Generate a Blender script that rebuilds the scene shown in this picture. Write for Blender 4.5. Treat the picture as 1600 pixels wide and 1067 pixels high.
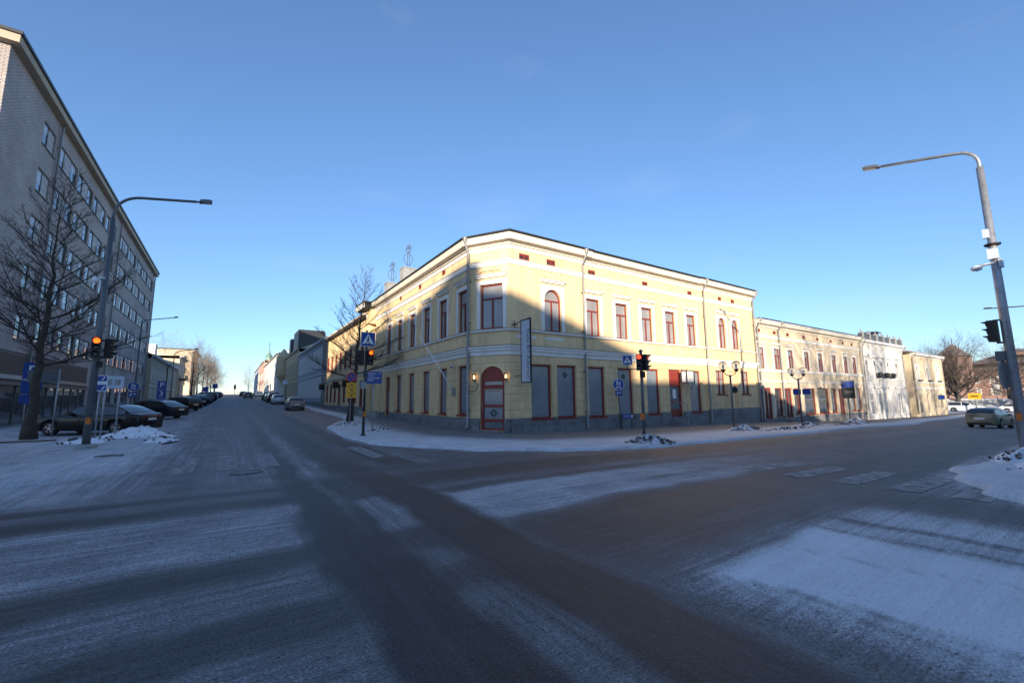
import bpy, math, random
import numpy as np
from mathutils import Vector, Matrix, Quaternion
R = math.radians
sc = bpy.context.scene
for o in list(bpy.data.objects): bpy.data.objects.remove(o)
COL = sc.collection

# ------------------------------------------------------------------ camera
cam_d = bpy.data.cameras.new('camera'); cam = bpy.data.objects.new('camera', cam_d); COL.objects.link(cam)
cam_d.sensor_width = 36; cam_d.lens = 660/1600*36; cam_d.clip_start = .05; cam_d.clip_end = 4000
cam.location = (0, 0, 1.7)
cam.matrix_world = (Matrix.Translation((0, 0, 1.7)) @ Matrix.Rotation(R(-33.416), 4, 'Z') @
                    Matrix.Rotation(R(90+7.564), 4, 'X') @ Matrix.Rotation(R(-.539), 4, 'Z'))
sc.camera = cam
# ------------------------------------------------------------------ world, sun, exposure
SUN_EL = R(10.3); SUN_AZ = math.atan2(.617, .787)      # light travels towards +x +y
w = bpy.data.worlds.new('World'); sc.world = w; w.use_nodes = True
nt = w.node_tree; nt.nodes.clear()
sky = nt.nodes.new('ShaderNodeTexSky'); sky.sky_type = 'NISHITA'; sky.sun_disc = False
sky.sun_elevation = SUN_EL; sky.sun_rotation = SUN_AZ + math.pi
sky.altitude = 60; sky.air_density = 1.0; sky.dust_density = 0.15; sky.ozone_density = 4.8
bg = nt.nodes.new('ShaderNodeBackground'); bg.inputs[1].default_value = .15
wo = nt.nodes.new('ShaderNodeOutputWorld')
gam = nt.nodes.new('ShaderNodeGamma'); gam.inputs[1].default_value = .86       # softer highlights towards the horizon, all round
wtc = nt.nodes.new('ShaderNodeTexCoord'); wmp = nt.nodes.new('ShaderNodeMapping'); wmp.inputs['Scale'].default_value = (1, 1, 3.2); wmp.inputs['Location'].default_value = (3.1, .4, 0)
wn = nt.nodes.new('ShaderNodeTexNoise'); wn.inputs['Scale'].default_value = 1.5; wn.inputs['Detail'].default_value = 7; wn.inputs['Roughness'].default_value = .55
wr_ = nt.nodes.new('ShaderNodeMapRange'); wr_.inputs[1].default_value = .54; wr_.inputs[2].default_value = .78; wr_.inputs[4].default_value = .22
wx = nt.nodes.new('ShaderNodeMix'); wx.data_type = 'RGBA'; wx.inputs[7].default_value = (2.6, 2.45, 2.6, 1)          # thin cirrus veil
nt.links.new(wtc.outputs['Generated'], wmp.inputs[0]); nt.links.new(wmp.outputs[0], wn.inputs['Vector']); nt.links.new(wn.outputs[0], wr_.inputs[0]); nt.links.new(wr_.outputs[0], wx.inputs[0])
nt.links.new(sky.outputs[0], gam.inputs[0]); wt = nt.nodes.new('ShaderNodeMix'); wt.data_type = 'RGBA'; wt.blend_type = 'MULTIPLY'; wt.inputs[0].default_value = 1; wt.inputs[7].default_value = (1.06, .965, .985, 1); nt.links.new(gam.outputs[0], wt.inputs[6]); nt.links.new(wt.outputs[2], wx.inputs[6]); nt.links.new(wx.outputs[2], bg.inputs[0]); nt.links.new(bg.outputs[0], wo.inputs[0])
sd = bpy.data.lights.new('sun', 'SUN'); sd.energy = 4.0; sd.angle = R(.55); sd.color = (1, .86, .68)
sun = bpy.data.objects.new('sun', sd); COL.objects.link(sun); sun.location = (-40, -50, 40)
sun.rotation_euler = Vector((math.sin(SUN_AZ)*math.cos(SUN_EL), math.cos(SUN_AZ)*math.cos(SUN_EL), -math.sin(SUN_EL))).to_track_quat('-Z', 'Y').to_euler()
sc.view_settings.view_transform = 'Standard'; sc.view_settings.look = 'None'
sc.view_settings.gamma = 1; sc.view_settings.exposure = 1.18; sc.view_settings.use_curve_mapping = False
sc.render.engine = 'CYCLES'
sc.cycles.max_bounces = 6; sc.cycles.diffuse_bounces = 3; sc.cycles.glossy_bounces = 3; sc.cycles.transparent_max_bounces = 8

# ------------------------------------------------------------------ ground height
def zg(u, v):
    su = np.interp(u, [-60, 8, 15, 34, 51, 75, 104, 300], [0, 0, -.16, -.44, -1.0, -1.3, -1.45, -1.6])
    sv = np.interp(v, [-100, 17, 32, 50, 72, 100, 160, 200, 260, 600], [0, 0, .16, .42, .95, 1.7, 3.1, 4.0, 4.0, 2.0])
    t = np.clip((45-np.asarray(u, float))/20, 0, 1); t = t*t*(3-2*t)
    return su+sv*t
def Z(u, v): return float(zg(u, v))

# ------------------------------------------------------------------ materials
def nodes_mat(name):
    m = bpy.data.materials.new(name); m.use_nodes = True
    n = m.node_tree; b = n.nodes['Principled BSDF']
    return m, n, b
def mat(name, col, rough=.7, metal=0, var=.12, scale=3.0, bump=0., bscale=40., spec=.5, coat=0, dirt=None, dscale=.6, dlo=.5, dhi=.75, obj=False, streak=1.0, emit=None, estr=0):
    """Plain procedural surface: base colour with two scales of noise, optional dirt colour and fine bump."""
    m, n, b = nodes_mat(name); N = n.nodes; L = n.links
    b.inputs['Roughness'].default_value = rough; b.inputs['Metallic'].default_value = metal
    b.inputs['Specular IOR Level'].default_value = spec; b.inputs['Coat Weight'].default_value = coat
    b.inputs['Coat Roughness'].default_value = .04
    if obj: src = N.new('ShaderNodeTexCoord').outputs['Object']
    else: src = N.new('ShaderNodeNewGeometry').outputs['Position']
    mp = N.new('ShaderNodeMapping'); L.new(src, mp.inputs[0]); mp.inputs['Scale'].default_value = (1, 1, 1/streak)
    md = N.new('ShaderNodeMapping'); L.new(src, md.inputs[0]); md.inputs['Scale'].default_value = (1, 1, 1/streak**1.6)
    t = N.new('ShaderNodeTexNoise'); t.inputs['Scale'].default_value = scale; t.inputs['Detail'].default_value = 6; t.inputs['Roughness'].default_value = .65
    L.new(mp.outputs[0], t.inputs['Vector'])
    r = N.new('ShaderNodeMapRange'); r.inputs[1].default_value = .25; r.inputs[2].default_value = .75
    r.inputs[3].default_value = 1-var; r.inputs[4].default_value = 1+var; L.new(t.outputs[0], r.inputs[0])
    mx = N.new('ShaderNodeMix'); mx.data_type = 'RGBA'; mx.blend_type = 'MULTIPLY'; mx.inputs[0].default_value = 1
    mx.inputs[6].default_value = (*col, 1); L.new(r.outputs[0], mx.inputs[7])
    out = mx.outputs[2]
    if dirt:
        t2 = N.new('ShaderNodeTexNoise'); t2.inputs['Scale'].default_value = dscale; t2.inputs['Detail'].default_value = 8; t2.inputs['Roughness'].default_value = .7
        L.new(md.outputs[0], t2.inputs['Vector'])
        r2 = N.new('ShaderNodeMapRange'); r2.inputs[1].default_value = dlo; r2.inputs[2].default_value = dhi; L.new(t2.outputs[0], r2.inputs[0])
        m2 = N.new('ShaderNodeMix'); m2.data_type = 'RGBA'; L.new(r2.outputs[0], m2.inputs[0]); L.new(out, m2.inputs[6]); m2.inputs[7].default_value = (*dirt, 1)
        out = m2.outputs[2]
    L.new(out, b.inputs['Base Color'])
    if bump:
        t3 = N.new('ShaderNodeTexNoise'); t3.inputs['Scale'].default_value = bscale; t3.inputs['Detail'].default_value = 4; L.new(src, t3.inputs['Vector'])
        bp = N.new('ShaderNodeBump'); bp.inputs['Strength'].default_value = bump; bp.inputs['Distance'].default_value = .02
        L.new(t3.outputs[0], bp.inputs['Height']); L.new(bp.outputs[0], b.inputs['Normal'])
    if emit: b.inputs['Emission Color'].default_value = (*emit, 1); b.inputs['Emission Strength'].default_value = estr
    return m
def glass_mat(name, col, rough=.08, wob=.02, wscale=1.2, spec=.6, var=.25, vscale=.8):
    """Window glass seen from outside: dark or curtained interior under a glossy, slightly wavy pane."""
    m, n, b = nodes_mat(name); N = n.nodes; L = n.links
    b.inputs['Roughness'].default_value = .6; b.inputs['Specular IOR Level'].default_value = .3
    b.inputs['Coat Weight'].default_value = 1; b.inputs['Coat Roughness'].default_value = rough; b.inputs['Coat IOR'].default_value = 1.3+spec*.4
    p = N.new('ShaderNodeNewGeometry').outputs['Position']
    t = N.new('ShaderNodeTexNoise'); t.inputs['Scale'].default_value = vscale; t.inputs['Detail'].default_value = 3; L.new(p, t.inputs['Vector'])
    r = N.new('ShaderNodeMapRange'); r.inputs[1].default_value = .3; r.inputs[2].default_value = .7; r.inputs[3].default_value = 1-var; r.inputs[4].default_value = 1+var; L.new(t.outputs[0], r.inputs[0])
    mx = N.new('ShaderNodeMix'); mx.data_type = 'RGBA'; mx.blend_type = 'MULTIPLY'; mx.inputs[0].default_value = 1; mx.inputs[6].default_value = (*col, 1); L.new(r.outputs[0], mx.inputs[7])
    L.new(mx.outputs[2], b.inputs['Base Color'])
    t2 = N.new('ShaderNodeTexNoise'); t2.inputs['Scale'].default_value = wscale; t2.inputs['Detail'].default_value = 1; L.new(p, t2.inputs['Vector'])
    bp = N.new('ShaderNodeBump'); bp.inputs['Strength'].default_value = wob*10; bp.inputs['Distance'].default_value = .05; L.new(t2.outputs[0], bp.inputs['Height']); L.new(bp.outputs[0], b.inputs['Coat Normal'])
    return m
def brick_mat(name, c1, c2, mortar, bw=.27, bh=.085, rough=.85):
    m, n, b = nodes_mat(name); N = n.nodes; L = n.links
    b.inputs['Roughness'].default_value = rough
    p = N.new('ShaderNodeNewGeometry').outputs['Position']; s = N.new('ShaderNodeSeparateXYZ'); L.new(p, s.inputs[0])
    a = N.new('ShaderNodeMath'); L.new(s.outputs[0], a.inputs[0]); L.new(s.outputs[1], a.inputs[1])
    c = N.new('ShaderNodeCombineXYZ'); L.new(a.outputs[0], c.inputs[0]); L.new(s.outputs[2], c.inputs[1])
    k = N.new('ShaderNodeTexBrick'); L.new(c.outputs[0], k.inputs[0]); k.inputs['Scale'].default_value = 1
    k.inputs['Color1'].default_value = (*c1, 1); k.inputs['Color2'].default_value = (*c2, 1); k.inputs['Mortar'].default_value = (*mortar, 1)
    k.inputs['Mortar Size'].default_value = .016; k.inputs['Brick Width'].default_value = bw; k.inputs['Row Height'].default_value = bh; k.inputs['Mortar Smooth'].default_value = .2
    t = N.new('ShaderNodeTexNoise'); t.inputs['Scale'].default_value = .5; t.inputs['Detail'].default_value = 6; L.new(p, t.inputs['Vector'])
    r = N.new('ShaderNodeMapRange'); r.inputs[1].default_value = .3; r.inputs[2].default_value = .7; r.inputs[3].default_value = .82; r.inputs[4].default_value = 1.15; L.new(t.outputs[0], r.inputs[0])
    mx = N.new('ShaderNodeMix'); mx.data_type = 'RGBA'; mx.blend_type = 'MULTIPLY'; mx.inputs[0].default_value = 1; L.new(k.outputs['Color'], mx.inputs[6]); L.new(r.outputs[0], mx.inputs[7])
    L.new(mx.outputs[2], b.inputs['Base Color'])
    bp = N.new('ShaderNodeBump'); bp.invert = True; bp.inputs['Strength'].default_value = .6; bp.inputs['Distance'].default_value = .01; L.new(k.outputs['Fac'], bp.inputs['Height']); L.new(bp.outputs[0], b.inputs['Normal'])
    return m
M = {}
M['yellow'] = mat('yellow_plaster', (.80, .59, .325), .9, var=.14, scale=1.1, bump=.25, bscale=25, dirt=(.45, .33, .20), dscale=.9, dlo=.50, dhi=.80, streak=3)
M['yellow_low'] = mat('yellow_plaster_low', (.75, .545, .295), .9, var=.14, scale=2.2, bump=.3, bscale=25, dirt=(.43, .32, .20), dscale=.8, dlo=.48, dhi=.8, streak=2)
M['white'] = mat('white_trim', (.76, .73, .68), .85, var=.08, scale=1.7, bump=.12, dirt=(.46, .42, .37), dscale=.9, dlo=.58, dhi=.9, streak=2.5)
M['cream'] = mat('cream_cornice', (.70, .62, .50), .85, var=.08, scale=1.7, dirt=(.44, .38, .31), dscale=.8, dlo=.55, dhi=.85)
M['red'] = mat('red_wood', (.23, .033, .025), .55, var=.2, scale=5, dirt=(.13, .03, .025), dscale=2.2, dlo=.55, dhi=.8)
M['granite'] = mat('granite_plinth', (.20, .20, .205), .85, var=.3, scale=9, bump=.5, bscale=30, dirt=(.09, .085, .08), dscale=1.3, dlo=.48, dhi=.75)
M['roof'] = mat('black_sheet_roof', (.025, .026, .03), .5, var=.2)
M['gutter'] = mat('painted_sheet_metal', (.36, .32, .27), .5, .3, var=.15, scale=4, dirt=(.2, .17, .14), dscale=2)
M['pipe'] = mat('grey_downpipe', (.27, .265, .26), .5, .3, var=.15, scale=4, dirt=(.12, .12, .12), dscale=2)
M['film'] = glass_mat('frosted_film_glass', (.20, .225, .25), .12, .01, var=.18)
M['curtain'] = glass_mat('curtained_glass', (.27, .26, .255), .05, .012, var=.2, vscale=.9)
M['dark_glass'] = glass_mat('dark_glass', (.03, .035, .04), .04, .015, spec=.9)
M['office_glass'] = glass_mat('office_glass', (.06, .075, .09), .03, .012, spec=1.0, wscale=.6)
M['door_glass'] = glass_mat('door_glass', (.15, .17, .19), .1)
M['black'] = mat('black_metal', (.012, .012, .013), .5, .2, var=.2)
M['blackpl'] = mat('black_plastic', (.010, .011, .012), .45, var=.2)
M['galv'] = mat('galvanised_steel', (.36, .37, .39), .45, .6, var=.15, scale=6, dirt=(.2, .2, .21), dscale=2.5, obj=False)
M['greypost'] = mat('grey_painted_post', (.12, .125, .135), .5, .3, var=.2, scale=5)
M['greenpost'] = mat('dark_green_post', (.045, .055, .055), .5, .3, var=.25, scale=5)
M['sblue'] = mat('sign_blue', (.006, .045, .26), .4, var=.1, scale=4)
M['swhite'] = mat('sign_white', (.75, .76, .78), .45, var=.06)
M['syellow'] = mat('sign_yellow', (.72, .36, .015), .45, var=.1)
M['sred'] = mat('sign_red', (.5, .02, .02), .45, var=.1)
M['lightbox'] = mat('pale_sign_panel', (.50, .56, .64), .4, var=.05)
M['snow'] = mat('snow', (.80, .82, .86), .8, var=.08, scale=5, bump=.7, bscale=16, spec=.25)
M['dsnow'] = mat('dirty_snow', (.66, .66, .69), .85, var=.25, scale=6, bump=.9, bscale=14, dirt=(.12, .115, .11), dscale=3.2, dlo=.53, dhi=.66)
M['clod'] = mat('frozen_clod', (.075, .07, .066), .9, var=.4, scale=9, bump=.8, dirt=(.6, .61, .64), dscale=4, dlo=.5, dhi=.65)
M['roofsnow'] = mat('snowy_roof', (.74, .76, .80), .8, var=.1, scale=.8, bump=.3, bscale=4, dirt=(.10, .10, .11), dscale=.5, dlo=.62, dhi=.72)
M['bark'] = mat('bark', (.055, .045, .036), .95, var=.4, scale=7, bump=1.0, bscale=22, dirt=(.10, .09, .075), dscale=2)
M['twig'] = mat('twig', (.050, .038, .030), .9, var=.3, scale=3)
M['lbrick'] = brick_mat('grey_beige_brick', (.54, .48, .455), (.45, .40, .375), (.15, .135, .13), .30, .10)
M['rbrick'] = brick_mat('red_brick', (.33, .165, .125), (.27, .13, .10), (.27, .23, .2))
M['bandgrey'] = mat('window_panel', (.40, .385, .37), .6, var=.1)
M['brownpanel'] = mat('brown_panel', (.13, .10, .085), .7, var=.25, scale=4)
M['concrete'] = mat('concrete', (.32, .32, .315), .9, var=.2, scale=4, bump=.4, dirt=(.18, .18, .18), dscale=1.5)
M['kerb'] = mat('granite_kerb', (.26, .26, .27), .9, var=.3, scale=5, bump=.4, dirt=(.68, .70, .74), dscale=1.4, dlo=.42, dhi=.55)
M['greyplaster'] = mat('blue_grey_plaster', (.36, .40, .45), .9, var=.08, scale=1.5, dirt=(.24, .27, .3), dscale=.5, dlo=.6, dhi=.9)
M['ochre'] = mat('ochre_plaster', (.50, .385, .235), .9, var=.12, scale=1.2, dirt=(.3, .25, .15), dscale=.5, dlo=.55, dhi=.85)
M['beige'] = mat('beige_plaster', (.42, .36, .27), .9, var=.12, scale=1.2, dirt=(.25, .22, .18), dscale=.5, dlo=.55, dhi=.85)
M['pink'] = mat('pink_plaster', (.58, .34, .26), .9, var=.08, scale=1.2)
M['whiteplaster'] = mat('aged_white_plaster', (.66, .64, .60), .9, var=.10, scale=1.4, bump=.2, dirt=(.42, .40, .37), dscale=.5, dlo=.5, dhi=.8, streak=2.5)
M['oldyellow'] = mat('aged_cream_plaster', (.66, .54, .38), .9, var=.12, scale=1.4, bump=.2, dirt=(.36, .29, .18), dscale=.5, dlo=.5, dhi=.8, streak=2.5)
M['tile'] = mat('brown_grey_roof', (.21, .17, .16), .85, var=.2, scale=.6, dirt=(.5, .5, .52), dscale=.2, dlo=.6, dhi=.75)
M['copper'] = mat('green_copper', (.16, .27, .22), .6, .2, var=.2)
M['rubber'] = mat('tyre_rubber', (.012, .012, .012), .85, var=.2, obj=True)
M['rim'] = mat('alloy_rim', (.38, .38, .40), .35, .8, var=.15, obj=True)
M['cglass'] = glass_mat('car_glass', (.010, .012, .014), .03, .004, spec=.9)
M['tail'] = mat('tail_light', (.22, .008, .008), .2, var=.1, obj=True, coat=1)
M['head'] = mat('head_light', (.55, .56, .58), .15, .3, var=.1, obj=True, coat=1)
def paint(name, c, dirt=None, rough=.4, coat=.4, **k): return mat(name, c, rough, 0, spec=.25, var=.06, scale=6, coat=coat, obj=True, dirt=dirt, **k)
M['p_black'] = paint('black_car_paint', (.006, .006, .007))
M['p_blue'] = paint('dark_blue_car_paint', (.010, .014, .026))
M['p_silver'] = paint('dusty_silver_car_paint', (.25, .25, .25), (.12, .115, .105), .5, .3, dscale=1.3)
M['p_white'] = paint('white_car_paint', (.66, .67, .68), (.42, .42, .42), .4, .6, dscale=1.1)
M['p_red'] = paint('dark_red_car_paint', (.11, .012, .012))
M['p_grey'] = paint('grey_car_paint', (.09, .095, .10), (.12, .115, .11), .45, .5, dscale=1.2)
M['p_green'] = paint('muddy_green_car_paint', (.07, .10, .06), (.30, .27, .20), .6, .15, dscale=.9, dlo=.34, dhi=.55)  # mud on green; paint also lightened in place of warm sunlight
M['l_red'] = mat('lit_red_lens', (.8, .05, .02), .4, emit=(1.0, .035, .012), estr=2.0)
M['l_orange'] = mat('lit_amber_lens', (.8, .3, .02), .4, emit=(1.0, .060, .004), estr=2.6)
M['l_dim'] = mat('dim_red_lens', (.25, .02, .02), .3, emit=(1, .05, .03), estr=.35)
M['l_off'] = mat('unlit_lens', (.03, .03, .03), .25, coat=1)
M['bulb'] = mat('warm_bulb', (.9, .7, .4), .5, emit=(1, .60, .22), estr=3)
M['orange'] = mat('orange_plastic', (.62, .17, .012), .5, var=.15)
gm, gn, gb = nodes_mat('globe_glass'); gb.inputs['Base Color'].default_value = (.9, .88, .84, 1); gb.inputs['Roughness'].default_value = .12
gb.inputs['Transmission Weight'].default_value = .92; gb.inputs['IOR'].default_value = 1.12; M['globe'] = gm

# ------------------------------------------------------------------ mesh helpers
LOC = {}
def rootloc(p):
    while p is not None:
        if p.name in LOC: return LOC[p.name]
        p = p.parent
    return (0, 0, 0)
class MB:
    def __init__(s): s.v = []; s.f = []
    def add(s, vs, fs):
        k = len(s.v); s.v += [tuple(x) for x in vs]; s.f += [tuple(i+k for i in f) for f in fs]
    def quad(s, a, b, c, d): s.add([a, b, c, d], [(0, 1, 2, 3)])
    def poly(s, pts): s.add(pts, [tuple(range(len(pts)))])
    def box(s, x0, x1, y0, y1, z0, z1, F=None):
        vs = [(x, y, z) for z in (z0, z1) for y in (y0, y1) for x in (x0, x1)]
        if F: vs = [F(*p) for p in vs]
        s.add(vs, [(0, 2, 3, 1), (4, 5, 7, 6), (0, 1, 5, 4), (2, 6, 7, 3), (0, 4, 6, 2), (1, 3, 7, 5)])
    def fbox(s, F, s0, s1, z0, z1, n0, n1):
        vs = [F(a, z, n) for z in (z0, z1) for n in (n0, n1) for a in (s0, s1)]
        s.add(vs, [(0, 2, 3, 1), (4, 5, 7, 6), (0, 1, 5, 4), (2, 6, 7, 3), (0, 4, 6, 2), (1, 3, 7, 5)])
    def tube(s, pts, rad, n=8, caps=True):
        pts = [Vector(p) for p in pts]; k = len(s.v); up = None
        if not hasattr(rad, '__len__'): rad = [rad]*len(pts)
        for i, p in enumerate(pts):
            d = (pts[min(i+1, len(pts)-1)]-pts[max(i-1, 0)])
            d = d.normalized() if d.length > 1e-9 else Vector((0, 0, 1))
            if up is None: up = Vector((1, 0, 0)) if abs(d.x) < .9 else Vector((0, 1, 0))
            a = (up-d*up.dot(d))
            if a.length < 1e-4: a = Vector((0, 1, 0)).cross(d)
            a.normalize(); b = d.cross(a); up = a
            for j in range(n):
                t = 2*math.pi*j/n; s.v.append(tuple(p+(a*math.cos(t)+b*math.sin(t))*rad[i]))
        for i in range(len(pts)-1):
            for j in range(n):
                j2 = (j+1) % n; s.f.append((k+i*n+j, k+i*n+j2, k+(i+1)*n+j2, k+(i+1)*n+j))
        if caps: s.f.append(tuple(k+j for j in reversed(range(n)))); s.f.append(tuple(k+(len(pts)-1)*n+j for j in range(n)))
    def cyl(s, c, ax, r, h, n=16):
        c = Vector(c); ax = Vector(ax).normalized(); s.tube([c-ax*h/2, c+ax*h/2], r, n)
    def lathe(s, c, prof, n=16, ax='z'):
        k = len(s.v)
        for r, h in prof:
            for j in range(n):
                t = 2*math.pi*j/n; a, b = r*math.cos(t), r*math.sin(t)
                s.v.append((c[0]+a, c[1]+b, c[2]+h) if ax == 'z' else (c[0]+a, c[1]+h, c[2]+b))
        for i in range(len(prof)-1):
            for j in range(n):
                j2 = (j+1) % n
                q = (k+i*n+j, k+i*n+j2, k+(i+1)*n+j2, k+(i+1)*n+j); s.f.append(q if ax == 'z' else q[::-1])
    def prism(s, F, poly, n0, n1):
        k = len(poly); vs = [F(a, z, n0) for a, z in poly]+[F(a, z, n1) for a, z in poly]
        s.add(vs, [tuple(range(k))[::-1], tuple(range(k, 2*k))]+[(i, (i+1) % k, k+(i+1) % k, k+i) for i in range(k)])
    def build(s, name, m, parent=None, smooth=False):
        off = rootloc(parent); me = bpy.data.meshes.new(name)
        me.from_pydata([(x-off[0], y-off[1], z-off[2]) for x, y, z in s.v], [], s.f); me.update()
        if smooth: me.shade_smooth()
        me.materials.append(M[m] if isinstance(m, str) else m)
        o = bpy.data.objects.new(name, me); COL.objects.link(o); o.parent = parent
        return o
def recalc(o):
    import bmesh
    b = bmesh.new(); b.from_mesh(o.data); bmesh.ops.recalc_face_normals(b, faces=b.faces); b.to_mesh(o.data); b.free()
def thing(name, loc, label, cat, group=None):
    o = bpy.data.objects.new(name, None); COL.objects.link(o); o.location = loc; LOC[o.name] = tuple(loc); o.empty_display_size = .3
    tag(o, label, cat, group); return o
def tag(o, label, cat, group=None):
    o['label'] = label; o['category'] = cat
    if group: o['group'] = group
    return o
def struct(o): o['kind'] = 'structure'; return o
def copy_tree(o, parent=None):
    c = o.copy(); COL.objects.link(c); c.parent = parent
    for ch in o.children: copy_tree(ch, c)
    return c
def FAC(p0, p1):
    p0 = Vector((p0[0], p0[1])); p1 = Vector((p1[0], p1[1])); d = (p1-p0).normalized(); n = Vector((d.y, -d.x))
    def F(s, z, k=0): return (p0.x+d.x*s+n.x*k, p0.y+d.y*s+n.y*k, z)
    F.len = (p1-p0).length; F.d = d; F.n = n; return F
def wall(mb, F, s0, s1, z0, z1, holes=(), depth=.2):
    xs = sorted({s0, s1, *[min(max(h[0], s0), s1) for h in holes], *[min(max(h[1], s0), s1) for h in holes]})
    zs = sorted({z0, z1, *[h[2] for h in holes], *[h[3] for h in holes]})
    for a, b in zip(xs, xs[1:]):
        for c, d in zip(zs, zs[1:]):
            m, q = (a+b)/2, (c+d)/2
            if any(h[0] < m < h[1] and h[2] < q < h[3] for h in holes): continue
            mb.quad(F(a, c), F(b, c), F(b, d), F(a, d))
    for h in holes:
        a, b, c, d = h[:4]
        mb.quad(F(a, c), F(a, d), F(a, d, -depth), F(a, c, -depth)); mb.quad(F(b, d), F(b, c), F(b, c, -depth), F(b, d, -depth))
        mb.quad(F(b, c), F(a, c), F(a, c, -depth), F(b, c, -depth))
        if len(h) > 4 and h[4]:       # arched head
            r = (b-a)/2; cx = (a+b)/2; k = 14; zc = d-h[4]*r
            pts = [(cx-r*math.cos(math.pi*i/k), zc+h[4]*r*math.sin(math.pi*i/k)) for i in range(k+1)]
            for (x0, y0), (x1, y1) in zip(pts, pts[1:]):
                mb.quad(F(x0, y0), F(x1, y1), F(x1, d), F(x0, d)); mb.quad(F(x1, y1), F(x0, y0), F(x0, y0, -depth), F(x1, y1, -depth))
        else: mb.quad(F(a, d), F(b, d), F(b, d, -depth), F(a, d, -depth))
def sweep(mb, path, prof):
    """Moulding: closed profile [(out, z)] swept along a plan polyline with mitred corners; outward is right of travel reversed."""
    P = [Vector((p[0], p[1])) for p in path]; k = len(mb.v); m = len(prof)
    for i, p in enumerate(P):
        ns = []
        for a, b in ((i-1, i), (i, i+1)):
            if 0 <= a and b < len(P): d = (P[b]-P[a]).normalized(); ns.append(Vector((d.y, -d.x)))
        n = ns[0] if len(ns) == 1 else (ns[0]+ns[1]).normalized()
        if len(ns) == 2: n = n/max(.3, n.dot(ns[0]))
        for o, z in prof: mb.v.append((p.x+n.x*o, p.y+n.y*o, z))
    for i in range(len(P)-1):
        for j in range(m):
            j2 = (j+1) % m; mb.f.append((k+i*m+j, k+(i+1)*m+j, k+(i+1)*m+j2, k+i*m+j2))
    mb.f.append(tuple(k+j for j in range(m))); mb.f.append(tuple(k+(len(P)-1)*m+j for j in reversed(range(m))))
def ring(mb, F, a, b, c, d, t, n0, n1, arch=0, bottom=True):
    if not arch:
        mb.fbox(F, a, a+t, c, d, n0, n1); mb.fbox(F, b-t, b, c, d, n0, n1); mb.fbox(F, a+t, b-t, d-t, d, n0, n1)
    else:
        r = (b-a)/2; cx = (a+b)/2; zc = d-arch*r; k = 12
        mb.fbox(F, a, a+t, c, zc, n0, n1); mb.fbox(F, b-t, b, c, zc, n0, n1)
        q = lambda rr, i: (cx-rr*math.cos(math.pi*i/k), zc+arch*rr*math.sin(math.pi*i/k))
        for i in range(k): mb.prism(F, [q(r, i), q(r, i+1), q(r-t, i+1), q(r-t, i)], n0, n1)
    if bottom: mb.fbox(F, a+t, b-t, c, c+t, n0, n1)
def archpoly(a, b, zc, ry, k=12): r = (b-a)/2; cx = (a+b)/2; return [(cx+r*math.cos(math.pi*i/k), zc+ry*math.sin(math.pi*i/k)) for i in range(k+1)]
def window(par, F, a, b, c, d, style='T', dep=.17, fm='red', gm='curtain', t=.075, arch=0, sill=True, casing=None, sillm='red', name='window', simple=False, cd=.045):
    n0, n1 = -dep, -dep+.07
    mb = MB(); ring(mb, F, a, b, c, d, t, n0, n1, arch); r = (b-a)/2
    zt = c+(d-c)*.68 if not arch else d-arch*r-.02; cx = (a+b)/2
    if style == 'T': mb.fbox(F, a+t, b-t, zt-t*.5, zt+t*.5, n0, n1+.01); mb.fbox(F, cx-t*.5, cx+t*.5, c+t, zt-t*.5, n0, n1+.01)
    if style == 'C': mb.fbox(F, cx-t*.5, cx+t*.5, c+t, d-t, n0, n1+.01); mb.fbox(F, a+t, b-t, c+(d-c)*.62, c+(d-c)*.62+t*.8, n0, n1+.006)
    w_ = mb.build(name, fm, par)
    g0 = n0+.02
    def pane(poly): p = MB(); p.poly([F(x, z, g0) for x, z in poly]); p.build('pane', gm, w_)
    rect = lambda x0, x1, y0, y1: [(x0, y0), (x1, y0), (x1, y1), (x0, y1)]
    if simple: pane(rect(a+t*.5, b-t*.5, c+t*.5, d-t*.5))
    elif style == 'T':
        pane(rect(a+t, cx-t*.4, c+t, zt)); pane(rect(cx+t*.4, b-t, c+t, zt))
        pane(archpoly(a+t*.6, b-t*.6, zt, (d-zt)-t*.6) if arch else rect(a+t, b-t, zt, d-t))
    elif style == 'C': pane(rect(a+t, cx, c+t, d-t)); pane(rect(cx, b-t, c+t, d-t))
    else: pane(rect(a+t*.8, b-t*.8, c+t*.8, d-t*.8))
    if sill: s = MB(); s.fbox(F, a-.07, b+.07, c-.05, c+.012, -dep+.07, .10); s.build('sill', sillm, w_)
    if casing:
        cw, hood, cm = casing; s = MB()
        s.fbox(F, a-cw, a-.002, c, d+cw, 0, cd); s.fbox(F, b+.002, b+cw, c, d+cw, 0, cd); s.fbox(F, a-.002, b+.002, d+.002 if not arch else d+.01, d+cw, 0, cd-.002)
        if arch:
            k = 12; zc = d-arch*r
            pts = [(cx-r*math.cos(math.pi*i/k), zc+arch*r*math.sin(math.pi*i/k)) for i in range(k+1)]
            for (x0, y0), (x1, y1) in zip(pts, pts[1:]): s.prism(F, [(x0, y0), (x1, y1), (x1, d+.01), (x0, d+.01)], .0, .041)
        s.build('casing', cm, w_)
        if hood:
            s = MB(); s.fbox(F, a-cw-.06, b+cw+.06, d+hood-.02, d+hood+.05, .002, .17); s.fbox(F, a-cw, b+cw, d+hood-.12, d+hood-.021, .001, .10)
            s.build('hood_moulding', cm, w_)
            s = MB(); s.fbox(F, a-cw-.07, b+cw+.07, d+hood+.051, d+hood+.065, .002, .19); s.build('flashing', 'roof', w_)
    return w_
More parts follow.
